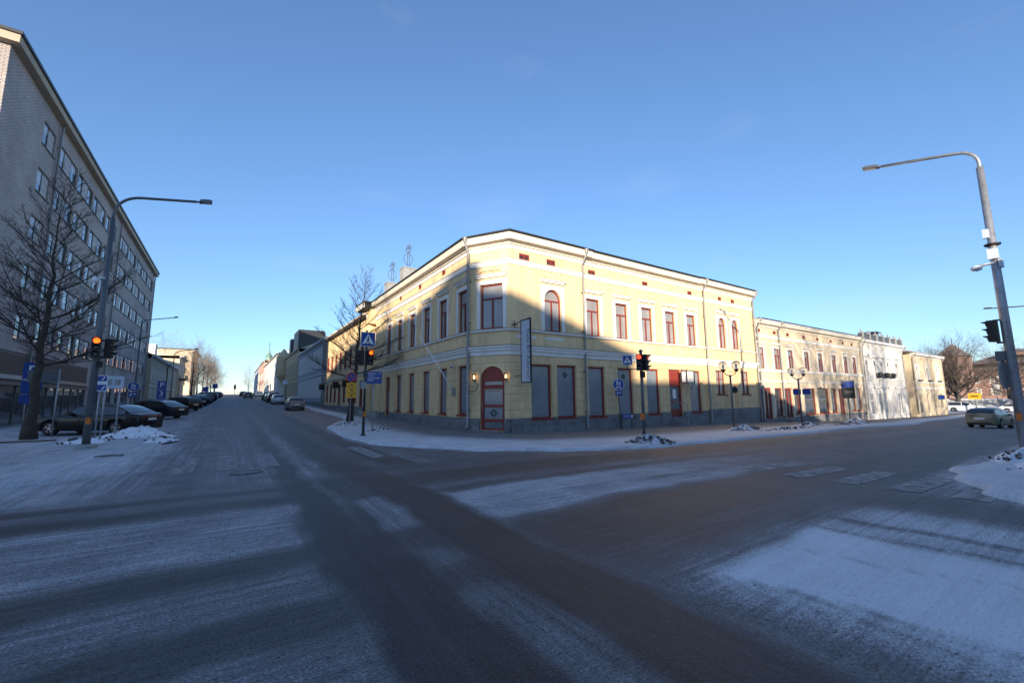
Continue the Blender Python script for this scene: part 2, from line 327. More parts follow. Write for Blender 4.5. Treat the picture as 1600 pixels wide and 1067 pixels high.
def courses(par, F, s0, s1, z0, z1, n, holes, m, name='plaster_block', proud=.028, gap=.022, maxlen=99, seed=1):
    h = (z1-z0)/n; rnd = random.Random(seed)
    for i in range(n):
        a, b = z0+i*h+gap/2, z0+(i+1)*h-gap/2; cuts = [(s0, s1)]
        for hh in holes:
            if hh[2] < b-.05 and hh[3] > a+.05:
                new = []
                for x0, x1 in cuts:
                    if hh[1] <= x0 or hh[0] >= x1: new.append((x0, x1)); continue
                    if hh[0] > x0: new.append((x0, hh[0]))
                    if hh[1] < x1: new.append((hh[1], x1))
                cuts = new
        for x0, x1 in cuts:
            if x1-x0 < .06: continue
            k = max(1, math.ceil((x1-x0)/maxlen)); step = (x1-x0)/k
            for j in range(k):
                mb = MB(); p = proud+rnd.uniform(-.004, .004); e = .012
                x_0, x_1 = x0+j*step+(gap/2 if j else 0), x0+(j+1)*step-(gap/2 if j < k-1 else 0)
                vs = [F(x_0, a, .001), F(x_1, a, .001), F(x_1, b, .001), F(x_0, b, .001), F(x_0+e*(j > 0), a+e, p), F(x_1-e*(j < k-1), a+e, p), F(x_1-e*(j < k-1), b-e, p), F(x_0+e*(j > 0), b-e, p)]
                mb.add(vs, [(4, 5, 6, 7), (0, 1, 5, 4), (1, 2, 6, 5), (2, 3, 7, 6), (3, 0, 4, 7)]); mb.build(name, m, par)
def pipe_down(par, F, s, ztop, zbot, off=.16, eave=.5, r=.055, m='pipe', hopper=True):
    mb = MB(); mb.tube([F(s, ztop, eave), F(s, ztop-.25, eave-.02), F(s, ztop-.75, off), F(s, zbot+.25, off), F(s, zbot+.1, off+.12)], r, 10)
    for z in np.arange(zbot+1, ztop-1, 2.2): mb.fbox(F, s-.08, s+.08, z, z+.05, 0, off+.04)
    if hopper: mb.lathe(F(s, ztop-.1, eave), [(r, -.15), (.13, .08), (.13, .14), (.11, .14)], 10)
    return mb.build('downpipe', m, par, True)
def text(par, s, org, xd, yd, size, m, name='lettering', extr=.004, center=False):
    c = bpy.data.curves.new('t', 'FONT'); c.body = s; c.size = 1; c.extrude = 0; c.resolution_u = 2
    if center: c.align_x = 'CENTER'; c.align_y = 'CENTER'
    o = bpy.data.objects.new('t', c); COL.objects.link(o); bpy.context.view_layer.update()
    me = bpy.data.meshes.new_from_object(o.evaluated_get(bpy.context.evaluated_depsgraph_get()))
    xd = Vector(xd); yd = Vector(yd); org = Vector(org)-Vector(rootloc(par)); me.transform(Matrix.Identity(4))
    for v in me.vertices: v.co = org+xd*(v.co.x*size)+yd*(v.co.y*size)
    bpy.data.objects.remove(o); bpy.data.curves.remove(c); me.name = name
    me.materials.clear(); me.materials.append(M[m]); q = bpy.data.objects.new(name, me); COL.objects.link(q); q.parent = par; return q

# ------------------------------------------------------------------ ground, road and pavements
def sm(a, b, x): t = np.clip((x-a)/(b-a), 0, 1); return t*t*(3-2*t)
def bnd(x, lo, hi, s=.15): return sm(lo-s, lo+s, x)*(1-sm(hi-s, hi+s, x))
def over(S, w, val): return S*(1-w)+val*w
KERB_M = [(7.6, 240), (7.6, 36), (7.0, 33), (5.4, 28.5), (4.4, 25), (4.25, 18), (5.2, 14.7), (6.7, 12.2), (8.9, 10.7), (11.7, 10.05), (18, 10.2), (28, 10.4), (45, 11.5), (60, 13.2), (80, 14), (97, 14.2)]
KERB_L = [(-8.2, 130), (-8.2, 33), (-8.0, 30.2), (-6.6, 26.5), (-4.4, 25.6), (-2.7, 24.6), (-1.95, 22), (-1.85, 19.5), (-2.2, 15), (-2.8, 13.2), (-4.2, 12.4), (-9, 12.2), (-60, 12.2)]
KERB_R = [(8.2, -30), (8.6, -5), (9.6, .1), (10.5, 1.3), (11.5, 2.05), (13.7, 2.8), (16, 2.95), (25, 3.05), (45, 3.4), (58, 2.5), (62, -4)]
def road_snow(u, v):
    u, v = u+.06*np.sin(1.3*v+.7*u)+.035*np.sin(3.1*v-1.9*u+1)+.02*np.sin(7.3*v+5*u), v+.07*np.sin(1.1*u+.5*v+2)+.04*np.sin(2.9*u+1.3*v)+.02*np.sin(6.7*u-4*v+.5)
    S = np.full(u.shape, .40)
    # street running away to the left: wheel tracks along v
    st = np.full(u.shape, .44)
    st = over(st, bnd(u, .98, 1.42, .12), .07); st = over(st, bnd(u, 1.48, 1.85, .1), .50); st = over(st, bnd(u, 2.0, 2.9, .15), .06)
    st = over(st, bnd(u, 2.9, 3.25, .1), .22); st = over(st, bnd(u, 3.3, 4.2, .15), .11); st = over(st, sm(4.3, 5.2, u), .30)
    st = over(st, sm(-1.2, -2.4, u), .68); st = over(st, bnd(u, -.9, -.5, .2)*sm(20, 12, v), .30)
    st = over(st, sm(22, 60, v)*.45, .26)
    S = over(S, sm(9.3, 11.0, v), st)
    # west arm: bands along u
    we = np.full(u.shape, .42)
    for lo, hi, val in ((9.35, 9.8, .13), (8.9, 9.25, .34), (8.2, 8.85, .10), (5.75, 8.05, .58), (5.0, 5.6, .13), (4.25, 4.85, .46), (3.5, 4.15, .16), (-20, 3.35, .46)):
        we = over(we, bnd(v, lo, hi, .13), val)
    S = over(S, sm(1.1, .8, u)*sm(10.6, 9.6, v), we)
    # tracks going straight through
    mid = np.full(u.shape, .07)
    mid = over(mid, bnd(u, 1.78, 2.3, .1), .15); mid = over(mid, bnd(u, 1.8, 2.3, .09)*bnd(v, 5.75, 7.8, .2), .52)
    mid = over(mid, bnd(u, 1.86, 2.25, .08)*bnd(v, 4.2, 4.8, .12), .34); mid = over(mid, bnd(u, 1.78, 2.25, .1)*sm(3.8, 3.3, v), .42)
    mid = over(mid, bnd(u, 1.5, 1.72, .06)*sm(5, 8, v), .30)
    S = over(S, bnd(u, .92, 3.22, .1)*sm(10.8, 9.8, v), mid)
    # east arm
    ea = np.full(u.shape, .26)
    for lo, hi, val in ((8.35, 9.6, .12), (7.72, 8.1, .40), (7.4, 7.7, .20), (5.35, 7.35, .70), (3.6, 5.1, .13), (2.95, 3.5, .24), (-20, 2.7, .50)):
        ea = over(ea, bnd(v, lo, hi, .16), val)
    ea = over(ea, bnd(v, 5.9, 6.25, .15)*sm(4, 6, u)*.5, .45)
    ea = over(ea, sm(7, 17, u)*bnd(v, 5.2, 7.5, .3), .27)
    tri = sm(3.75, 4.05, u-.22*(2.7-v))*(1-sm(6.3, 6.9, u-.0*(2.7-v)))*sm(2.78, 2.66, v)
    ea = over(ea, tri, .93)
    ea = over(ea, sm(6.4, 6.8, u)*(1-sm(7.6, 9.2, u))*sm(2.9, 2.3, v), .78)
    ea = over(ea, sm(3.15, 3.3, u)*(1-sm(3.9, 4.0, u-.22*(2.7-v)))*sm(2.95, 2.3, v), .38+.46*sm(3.2, 3.98, u-.15*(2.7-v))); ea = over(ea, bnd(v, 2.66, 3.0, .16)*bnd(u, 3.6, 6.6, .4), .52)
    ea = over(ea, bnd(u-.22*(2.7-v), 3.92, 3.99, .035)*sm(2.7, 2.4, v), .68); ea = over(ea, bnd(u-.22*(2.7-v), 3.70, 3.76, .03)*sm(2.7, 2.4, v), .6); ea = over(ea, bnd(u+.3*v, 6.05, 6.1, .03)*sm(2.7, 2.4, v)*.6, .75); ea = over(ea, bnd(u-.05*(2.7-v), 6.52, 6.62, .04)*sm(2.9, 2.5, v), .55); ea = over(ea, bnd(u-.05*(2.7-v), 7.1, 7.3, .06)*sm(2.9, 2.5, v), .5)
    ea = over(ea, bnd(v, -20, 4.5, .4)*bnd(u, 8.6, 10.1, .5), .2)
    far = np.full(u.shape, .24); far = over(far, bnd(v, 8.7, 9.4, .25), .10); far = over(far, bnd(v, 6.6, 7.3, .3), .12); far = over(far, bnd(v, 7.6, 8.4, .3), .30); far = over(far, bnd(v, 4.3, 5.2, .3), .14); far = over(far, sm(3.8, 3.0, v), .5)
    ea = over(ea, sm(14, 24, u), far)
    S = over(S, sm(3.05, 3.45, u)*sm(11.6, 10.4, v), ea)
    # open snow away from the streets
    out = sm(11.6, 13.5, v)*sm(11, 13, u)*0+sm(85, 100, u)*sm(7, 12, v)+sm(-14, -22, u)*sm(14, 20, v)+sm(12, 18, u)*sm(20, 30, v)+sm(62, 90, u)*sm(2, -6, v)
    S = over(S, np.clip(out, 0, 1), .9)
    for line, wd, val in ((KERB_L, .8, .72), (KERB_M, .22, .62), (KERB_R, .45, .66)):
        d = np.full(u.shape, 99.)
        for (ax, ay), (bx, by) in zip(line, line[1:]):
            l2 = (bx-ax)**2+(by-ay)**2; t = np.clip(((u-ax)*(bx-ax)+(v-ay)*(by-ay))/l2, 0, 1); d = np.minimum(d, np.hypot(u-ax-t*(bx-ax), v-ay-t*(by-ay)))
        S = np.maximum(S, val*np.exp(-(d/wd)**2))
    return np.clip(S, 0, 1)
def ground_mat():
    m, n, b = nodes_mat('snowy_asphalt'); N = n.nodes; L = n.links
    p = N.new('ShaderNodeNewGeometry').outputs['Position']
    a = N.new('ShaderNodeAttribute'); a.attribute_name = 'snow'; g = N.new('ShaderNodeAttribute'); g.attribute_name = 'grit'
    def noise(sc_, det=4, vec=p, rough=.6):
        t = N.new('ShaderNodeTexNoise'); t.inputs['Scale'].default_value = sc_; t.inputs['Detail'].default_value = det; t.inputs['Roughness'].default_value = rough; L.new(vec, t.inputs['Vector']); return t.outputs[0]
    def mth(op, x, y, clamp=False):
        q = N.new('ShaderNodeMath'); q.operation = op; q.use_clamp = clamp
        for i, k in enumerate((x, y)):
            if isinstance(k, (int, float)): q.inputs[i].default_value = k
            else: L.new(k, q.inputs[i])
        return q.outputs[0]
    def mapped(sx, sy):
        q = N.new('ShaderNodeMapping'); q.inputs['Scale'].default_value = (sx, sy, 1); L.new(p, q.inputs[0]); return q.outputs[0]
    def mixc(f, x, y):
        q = N.new('ShaderNodeMix'); q.data_type = 'RGBA'; L.new(f, q.inputs[0])
        for i, k in ((6, x), (7, y)):
            if isinstance(k, tuple): q.inputs[i].default_value = (*k, 1)
            else: L.new(k, q.inputs[i])
        return q.outputs[2]
    n1 = noise(1.1, 5); n2 = noise(13, 4); n3 = noise(46, 3, p, .7); n4 = noise(30, 2, mapped(.6, 1.2)); sx = noise(1, 6, mapped(.28, 9), .7); sy = noise(1, 6, mapped(9, .22), .7); fl = N.new('ShaderNodeAttribute'); fl.attribute_name = 'flow'; fm_ = N.new('ShaderNodeMix'); L.new(fl.outputs['Fac'], fm_.inputs[0]); L.new(sx, fm_.inputs[2]); L.new(sy, fm_.inputs[3]); sf = fm_.outputs[0]
    s = a.outputs['Fac']
    bell = mth('MULTIPLY', mth('MULTIPLY', s, mth('SUBTRACT', 1.0, s)), 4.0)
    d = mth('ADD', mth('MULTIPLY', mth('SUBTRACT', n1, .5), .4), mth('ADD', mth('MULTIPLY', mth('SUBTRACT', n2, .5), .40), mth('MULTIPLY', mth('SUBTRACT', sf, .5), .85)))
    d = mth('ADD', d, mth('MULTIPLY', mth('SUBTRACT', n3, .5), 1.25))
    cov = mth('ADD', s, mth('MULTIPLY', d, bell), True)
    asp = mixc(mth('MULTIPLY', mth('SUBTRACT', n3, .35), 1.6, True), (.010, .0095, .0095), (.034, .0315, .030))
    thin = mixc(n1, (.30, .30, .315), (.42, .42, .44)); full = mixc(n1, (.66, .67, .70), (.80, .81, .84)); snw = mixc(mth('MULTIPLY', mth('SUBTRACT', cov, .48), 2.1, True), thin, full)
    col = mixc(cov, asp, snw)
    spk = mth('MULTIPLY', mth('MULTIPLY', mth('SUBTRACT', n4, .60), 14.0, True), mth('MULTIPLY', bell, mth('GREATER_THAN', s, .38)), True)
    col = mixc(mth('MULTIPLY', spk, .8), col, (.022, .021, .021))
    gr = mixc(n2, (.155, .125, .105), (.34, .29, .25)); gf = mth('MULTIPLY', g.outputs['Fac'], mth('ADD', .55, mth('MULTIPLY', mth('SUBTRACT', n1, .4), 1.8)), True)
    col = mixc(gf, col, gr)
    L.new(col, b.inputs['Base Color'])
    r = N.new('ShaderNodeMapRange'); L.new(cov, r.inputs[0]); r.inputs[3].default_value = .55; r.inputs[4].default_value = .85; L.new(r.outputs[0], b.inputs['Roughness'])
    b.inputs['Specular IOR Level'].default_value = .3
    bp = N.new('ShaderNodeBump'); bp.inputs['Strength'].default_value = .5; bp.inputs['Distance'].default_value = .02
    L.new(mth('ADD', mth('MULTIPLY', n2, mth('ADD', .25, cov)), mth('ADD', mth('MULTIPLY', n3, .35), mth('MULTIPLY', cov, .5))), bp.inputs['Height']); L.new(bp.outputs[0], b.inputs['Normal'])
    return m
M['ground'] = ground_mat()
def axis(segs):
    out = []
    for a, b, st in segs: out += list(np.arange(a, b, st))
    return np.array(out+[segs[-1][1]])
def grid_obj(name, P, snow, grit=None):
    nu, nv = P.shape[:2]; me = bpy.data.meshes.new(name); idx = np.arange(nu*nv).reshape(nu, nv)
    q = np.stack([idx[:-1, :-1], idx[1:, :-1], idx[1:, 1:], idx[:-1, 1:]], -1).reshape(-1, 4)
    me.from_pydata(P.reshape(-1, 3).tolist(), [], q.tolist()); me.update(); me.shade_smooth()
    at = me.attributes.new('snow', 'FLOAT', 'POINT'); at.data.foreach_set('value', snow.reshape(-1).astype(np.float32))
    at = me.attributes.new('flow', 'FLOAT', 'POINT'); at.data.foreach_set('value', (sm(.6, 1.1, P[..., 0])*(1-sm(3.1, 3.7, P[..., 0]))+sm(9.5, 11.5, P[..., 1])*(1-sm(4, 6, P[..., 0]))).clip(0, 1).reshape(-1).astype(np.float32))
    at = me.attributes.new('grit', 'FLOAT', 'POINT'); at.data.foreach_set('value', (np.zeros(nu*nv) if grit is None else grit.reshape(-1)).astype(np.float32))
    me.materials.append(M['ground']); o = bpy.data.objects.new(name, me); COL.objects.link(o); return struct(o)
ua = axis([(-900, -100, 80), (-100, -20, 8), (-20, -5, .6), (-5, 12, .1), (12, 26, .3), (26, 60, 1), (60, 150, 5), (150, 1400, 90)])
va = axis([(-300, -40, 30), (-40, -4, 2), (-4, .5, .4), (.5, 13, .1), (13, 30, .35), (30, 80, 1.2), (80, 280, 5), (280, 1500, 90)])
Ug, Vg = np.meshgrid(ua, va, indexing='ij')
grid_obj('road', np.stack([Ug, Vg, zg(Ug, Vg)], -1), road_snow(Ug, Vg), np.clip(sm(9.3, 10.2, Vg)*sm(6, 9, Ug)*.5+sm(12, 30, Ug)*.35*sm(11, 9, Vg)+bnd(Ug, 4.4, 8, .4)*sm(24, 33, Vg)*.7, 0, 1))
def strip_pavement(name, outer, inner, snow_f, hgt=.10, nl=14, nc=16):
    O = []; I = []
    for k in range(len(outer)-1):
        for t in np.linspace(0, 1, nl, endpoint=False): O.append(np.array(outer[k])*(1-t)+np.array(outer[k+1])*t); I.append(np.array(inner[k])*(1-t)+np.array(inner[k+1])*t)
    O.append(np.array(outer[-1])); I.append(np.array(inner[-1])); O = np.array(O); I = np.array(I)
    for _ in range(6): O[1:-1] = (O[:-2]+2*O[1:-1]+O[2:])/4
    rn_ = np.random.RandomState(3); J = rn_.uniform(-.16, .16, len(O)); J = np.convolve(J*1.6, np.hanning(9)/3.2, 'same'); D_ = I-O; O = O+D_/np.linalg.norm(D_, axis=1)[:, None]*J[:, None]
    ts = np.concatenate([[0, .012, .03], np.linspace(.06, 1, nc)])
    P = O[:, None, :]*(1-ts[None, :, None])+I[:, None, :]*ts[None, :, None]
    h = np.interp(ts, [0, .012, .03], [-.05, hgt*.7, hgt])[None, :]
    z = zg(P[..., 0], P[..., 1])+h; sn, gr = snow_f(P[..., 0], P[..., 1], np.broadcast_to(ts, P.shape[:2]))
    return grid_obj(name, np.dstack([P, z[..., None]]), sn, gr)
def main_pave(u, v, t):
    walk = sm(.34, .6, t); gr = np.clip(walk*.9*sm(8.8, 10.5, u), 0, 1); gr = np.maximum(gr, .35*sm(.2, .5, t))
    return np.clip(.86-.42*walk, 0, 1), gr
strip_pavement('pavement', KERB_M,
               [(10.3, 240), (10.3, 36), (10.3, 33), (10.3, 28.5), (10.3, 25), (10.3, 21.5), (10.3, 19.4), (10.7, 18.4), (11.4, 17.5), (13.5, 17.5), (18, 17.5), (28, 17.5), (45, 17.5), (60, 17.5), (80, 17.5), (97, 17.5)], main_pave)
def left_pave(u, v, t): return np.clip(.80-.25*sm(.5, .9, t)-.1*bnd(t, .2, .3, .06), 0, 1), np.clip(.08+.35*sm(.5, .9, t), 0, 1)
strip_pavement('pavement', KERB_L,
               [(-11.2, 130), (-11.2, 33), (-11.2, 30.5), (-11.2, 29), (-11.2, 28), (-11.2, 27), (-11.6, 26), (-12.5, 25), (-14, 23), (-15, 22), (-17, 22), (-22, 22), (-62, 22)], left_pave)
def right_pave(u, v, t): return np.full(u.shape, .9), np.full(u.shape, .05)
strip_pavement('pavement', KERB_R,
               [(14, -30), (14, -9), (14.2, -6), (14.6, -5.5), (15.2, -5), (16.2, -5), (18, -5), (26, -5), (40, -5), (48, -6), (50, -8)], right_pave)
# painted markings, worn and half under snow
def paint_mat():
    m, n, b = nodes_mat('worn_road_paint'); N = n.nodes; L = n.links; b.inputs['Roughness'].default_value = .8
    p = N.new('ShaderNodeNewGeometry').outputs['Position']
    t = N.new('ShaderNodeTexNoise'); t.inputs['Scale'].default_value = 4.5; t.inputs['Detail'].default_value = 8; t.inputs['Roughness'].default_value = .75; L.new(p, t.inputs['Vector'])
    r = N.new('ShaderNodeMapRange'); r.inputs[1].default_value = .40; r.inputs[2].default_value = .62; r.inputs[3].default_value = .0; r.inputs[4].default_value = 1; L.new(t.outputs[0], r.inputs[0])
    mx = N.new('ShaderNodeMix'); mx.data_type = 'RGBA'; L.new(r.outputs[0], mx.inputs[0]); mx.inputs[6].default_value = (.085, .083, .083, 1); mx.inputs[7].default_value = (.36, .36, .365, 1); L.new(mx.outputs[2], b.inputs['Base Color'])
    return m
M['roadpaint'] = paint_mat()
def stripe(name, u0, u1, v0, v1):
    mb = MB(); nu = max(1, int((u1-u0)/.5)); nv = max(1, int((v1-v0)/.5)); U_ = np.linspace(u0, u1, nu+1); V_ = np.linspace(v0, v1, nv+1)
    for i in range(nu):
        for j in range(nv): mb.quad(*[(a, b, Z(a, b)+.007) for a, b in ((U_[i], V_[j]), (U_[i+1], V_[j]), (U_[i+1], V_[j+1]), (U_[i], V_[j+1]))])
    return struct(mb.build(name, 'roadpaint'))
for u in (-1.12, -.2, .72, 3.52): stripe('crosswalk_stripe', u, u+.45, 12.75, 16.1)
for v in (5.3, 4.35, 3.45, 2.55, 1.7): stripe('crosswalk_stripe', 10.35, 12.9, v, v+.46)
for v in (19, 22.5, 26, 30, 34, 39, 44): stripe('lane_dash', 1.85, 1.97, v, v+1.1)
# manhole covers
for (u, v, r, lb) in ((.4, 12.1, .33, 'round iron manhole cover just in front of the left zebra crossing'), (-2.9, 17.2, .33, 'round iron manhole cover in the snow by the left lamp post')):
    z = Z(u, v)+(.008 if u > -2 else .108); t = thing('manhole_cover', (u, v, z), lb, 'manhole')
    mb = MB(); mb.lathe((u, v, z), [(.0, .006), (r-.07, .006), (r-.06, .0), (r-.04, .0), (r-.035, .010), (r, .010), (r+.02, -.02)], 28); mb.build('lid', 'clod' if u < -2 else 'black', t)
    mb = MB()
    for i in range(-3, 4):
        for j in range(-3, 4):
            if math.hypot(i, j) < 3.0: mb.box(u+i*.075-.02, u+i*.075+.02, v+j*.075-.02, v+j*.075+.02, z+.006, z+.013)
    mb.build('tread', 'greypost', t)

# ------------------------------------------------------------------ the yellow corner building
CP = [(10.03, 36.5), (10.03, 19.17), (11.25, 17.25), (16.2, 17.25), (16.2, 17.33), (27.6, 17.33), (27.6, 17.25), (34.6, 17.25)]
CB = thing('corner_building', (18, 25, 0), 'two storey yellow plaster corner building with red windows and arched corner door', 'building')
FL = FAC(CP[0], CP[1]); FC = FAC(CP[1], CP[2]); F1 = FAC(CP[2], CP[3]); F2 = FAC(CP[4], CP[5]); F3 = FAC(CP[6], CP[7])
sL = lambda v: 36.5-v
ZB, ZT = 3.82, 9.55
holesL = []; upL = []; gL = []
for v1, v0 in ((20.46, 19.36), (23.0, 21.92), (25.52, 24.42), (28.08, 26.98), (30.7, 29.6), (33.2, 32.13)): upL.append((sL(v1), sL(v0), 5.15, 7.40))
for v1, v0 in ((20.46, 19.36), (22.94, 21.85), (25.5, 24.4), (28.09, 26.97), (30.67, 29.53)): gL.append((sL(v1), sL(v0), .82, 3.38))
dL = (sL(33.33), sL(32.1), .45, 3.36); aL = [(sL(22.79), sL(22.24), 8.92, 9.2), (sL(30.48), sL(29.95), 8.92, 9.2), (sL(26.6), sL(26.05), 8.92, 9.2)]
mb = MB(); wall(mb, FL, 0, FL.len, -.6, ZT, upL+gL+[dL]+aL, .2)
wc = (.64, 1.92, 5.15, 7.45); dc = (.63, 1.98, .12, 3.26, 1.0)
wall(mb, FC, 0, FC.len, -.6, ZT, [wc, dc], .2)
s1 = lambda u: u-11.25
u1 = [(s1(13.42), s1(14.59), 5.14, 7.40, 1.0)]; g1 = [(s1(12.5), s1(13.82), .62, 3.38), (s1(14.17), s1(15.5), .62, 3.38)]; a1 = [(s1(11.86), s1(12.53), 8.74, 9.06), (s1(13.65), s1(14.27), 8.74, 9.06)]
wall(mb, F1, 0, F1.len, -.8, ZT, u1+g1+a1, .2)
s2 = lambda u: u-16.2
u2 = [(s2(a), s2(a)+1.08, 5.12, 7.27) for a in (16.48, 18.84, 21.16, 23.5, 25.8)]
g2 = [(s2(16.48), s2(17.75), .58, 3.38), (s2(18.82), s2(20.12), .52, 3.38), (s2(21.37), s2(22.6), .58, 3.4), (s2(25.75), s2(27.05), .58, 3.4)]
d2 = (s2(23.55), s2(24.9), .38, 3.42); a2 = [(s2(16.74), s2(17.33), 8.7, 9.0), (s2(21.42), s2(21.98), 8.7, 9.0), (s2(26.17), s2(26.7), 8.7, 9.0)]
wall(mb, F2, 0, F2.len, -1, ZT, u2+g2+[d2]+a2, .2)
s3 = lambda u: u-27.6
u3 = [(s3(29.5), s3(30.53), 5.18, 7.42, 1.0), (s3(31.27), s3(32.28), 5.18, 7.42, 1.0)]; g3 = [(s3(28.75), s3(29.95), 1.78, 3.5), (s3(32.05), s3(33.25), 1.78, 3.5)]; niche = (s3(30.5), s3(31.5), .9, 3.5)
a3 = [(s3(29.79), s3(30.26), 8.72, 9.02), (s3(31.53), s3(32.04), 8.72, 9.02)]
wall(mb, F3, 0, F3.len, -1.2, ZT, u3+g3+[niche]+a3, .2)
mb.quad(F3(niche[0], niche[2], -.2), F3(niche[1], niche[2], -.2), F3(niche[1], niche[3], -.2), F3(niche[0], niche[3], -.2))
mb.quad((16.2, 17.25, -1), (16.2, 17.33, -1), (16.2, 17.33, ZT), (16.2, 17.25, ZT)); mb.quad((27.6, 17.33, -1), (27.6, 17.25, -1), (27.6, 17.25, ZT), (27.6, 17.33, ZT))
mb.quad((34.6, 17.25, -1.2), (34.6, 29, -1.2), (34.6, 29, ZT+.4), (34.6, 17.25, ZT+.4)); mb.quad((21, 36.5, -.6), (10.03, 36.5, -.6), (10.03, 36.5, ZT+.4), (21, 36.5, ZT+.4))
mb.quad((34.6, 29, -1.2), (21, 29, -1.2), (21, 29, ZT+.4), (34.6, 29, ZT+.4)); mb.quad((21, 29, -1), (21, 36.5, -1), (21, 36.5, ZT+.4), (21, 29, ZT+.4))
mb.build('wall', 'yellow', CB)
for F, hs, arch in ((FL, upL, 0), (FC, [wc], 0), (F1, u1, 1), (F2, u2, 0), (F3, u3, 1)):
    for h in hs:
        window(CB, F, *h[:4], 'T', arch=arch, sill=False, casing=(.20 if F is not F3 else .17, .46, 'white'))
for F, hs in ((FL, gL), (F1, g1), (F2, g2)):
    for h in hs: window(CB, F, *h, 'F', gm='film', t=.105, sill=True)
for h in g3: window(CB, F3, *h, 'C', gm='curtain', t=.07, sill=True)
for F, hs in ((FL, aL), (F1, a1), (F2, a2), (F3, a3)):
    for h in hs: window(CB, F, *h, 'C', gm='dark_glass', t=.06, sill=False, dep=.1, name='attic_window')
# rusticated ground floor
hzL = gL+[dL]
courses(CB, FL, 0, FL.len, .72, ZB-.02, 8, hzL, 'yellow_low', seed=3)
courses(CB, FC, 0, FC.len, .72, ZB-.02, 8, [dc[:4]], 'yellow_low', seed=4); courses(CB, F1, 0, F1.len, .72, ZB-.02, 8, g1, 'yellow_low', seed=5)
courses(CB, F2, 0, F2.len, .72, ZB-.02, 8, g2+[d2], 'yellow_low', seed=6); courses(CB, F3, 0, F3.len, .80, ZB-.02, 8, g3+[niche], 'yellow_low', seed=7)
# granite plinth in long stones
for F, s0, hs, zb, zt in ((FL, 0, hzL, -.3, .70), (FC, 0, [dc[:4]], -.4, .70), (F1, 0, g1, -.5, .70), (F2, 0, g2+[d2], -.8, .70), (F3, 0, [niche], -1.0, .78)):
    hs2 = [(h[0], h[1], h[2]-.06 if h[2] > .5 else h[2]-.5, h[3]) for h in hs]
    q = MB(); wall(q, lambda s, z, k=0, F=F: F(s, z, .045+k), 0, F.len, zb-.3, zt-.02, [(h[0], h[1], max(zb-.29, h[2]-.06 if h[2] > .5 else zb-.29), zt-.021) for h in hs if h[2] < zt+.04], .05); q.build('plinth_core', 'granite', CB)
    for h in hs:
        if .45 < h[2] < zt: q = MB(); q.fbox(F, h[0], h[1], .37, h[2]-.055, .046, .07); q.build('plinth_stone', 'granite', CB)
    courses(CB, F, s0, F.len, zb, .36, 1, [h for h in hs2 if h[2] < .36], 'granite', 'plinth_stone', .075, .014, 2.1, 11)
    courses(CB, F, s0, F.len, .36, zt, 1, [h for h in hs2 if h[2] < zt], 'granite', 'plinth_stone', .07, .014, 1.7, 12)
# mouldings
def mould(name, prof, m, path=CP, par=CB): b = MB(); sweep(b, path, prof); o = b.build(name, m, par); recalc(o); return o
mould('storey_band', [(.0, 3.80), (.07, 3.80), (.09, 3.98), (.16, 4.02), (.16, 4.10), (.22, 4.16), (.22, 4.25), (.0, 4.28)], 'white')
mould('band_flashing', [(.0, 4.281), (.235, 4.252), (.245, 4.268), (.0, 4.297)], 'roof')
mould('sill_band', [(.0, 4.98), (.10, 4.99), (.13, 5.04), (.13, 5.10), (.0, 5.12)], 'white')
mould('sill_flashing', [(.0, 5.121), (.14, 5.101), (.145, 5.116), (.0, 5.136)], 'roof')
mould('attic_band', [(.0, 8.38), (.06, 8.40), (.07, 8.62), (.12, 8.66), (.12, 8.68), (.0, 8.70)], 'white')
mould('attic_flashing', [(.0, 8.701), (.13, 8.681), (.135, 8.693), (.0, 8.713)], 'gutter')
mould('frieze', [(.0, 9.20), (.05, 9.22), (.05, 9.45), (.0, 9.45)], 'white')
mould('cornice', [(.0, 9.40), (.12, 9.42), (.16, 9.52), (.42, 9.56), (.44, 9.62), (.46, 9.88), (.40, 9.93), (-.05, 9.95)], 'cream')
mould('gutter', [(.40, 9.935), (.50, 9.90), (.53, 9.95), (.53, 10.0), (.50, 10.01), (-.02, 10.01)], 'roof')
rf = MB(); zr = 11.0
out = [(9.55, 36.6), (9.55, 19.05), (11.0, 16.78), (34.9, 16.78)]; inn = [(15.4, 36.6), (15.4, 23.0), (15.9, 22.6), (34.9, 22.6)]
for (a, b, c, d) in zip(out, out[1:], inn[1:], inn): rf.quad((*a, 10.0), (*b, 10.0), (*c, zr), (*d, zr))
rf.quad((15.4, 36.6, zr), (15.4, 23, zr), (21.4, 28, 10.0), (21.4, 36.6, 10.0)); rf.quad((15.9, 22.6, zr), (34.9, 22.6, zr), (34.9, 29, 10.0), (21.4, 29, 10.0))
rf.quad((15.4, 23, zr), (15.9, 22.6, zr), (21.4, 29, 10.0), (21.4, 28, 10.0)); rf.quad((34.9, 16.78, 10), (34.9, 29, 10), (34.9, 22.6, zr), (34.9, 22.6, zr-.01))
rf.build('roof', 'roof', CB)
# downpipes
pipe_down(CB, FC, .0, 9.95, .1, .17, .50, .075)
pipe_down(CB, F1, s1(16.12), 9.9, -.1, .15, .5); pipe_down(CB, F3, s3(27.72), 9.9, -.3, .15, .5); pipe_down(CB, F3, s3(34.45), 9.9, -.4, .15, .5, .06)
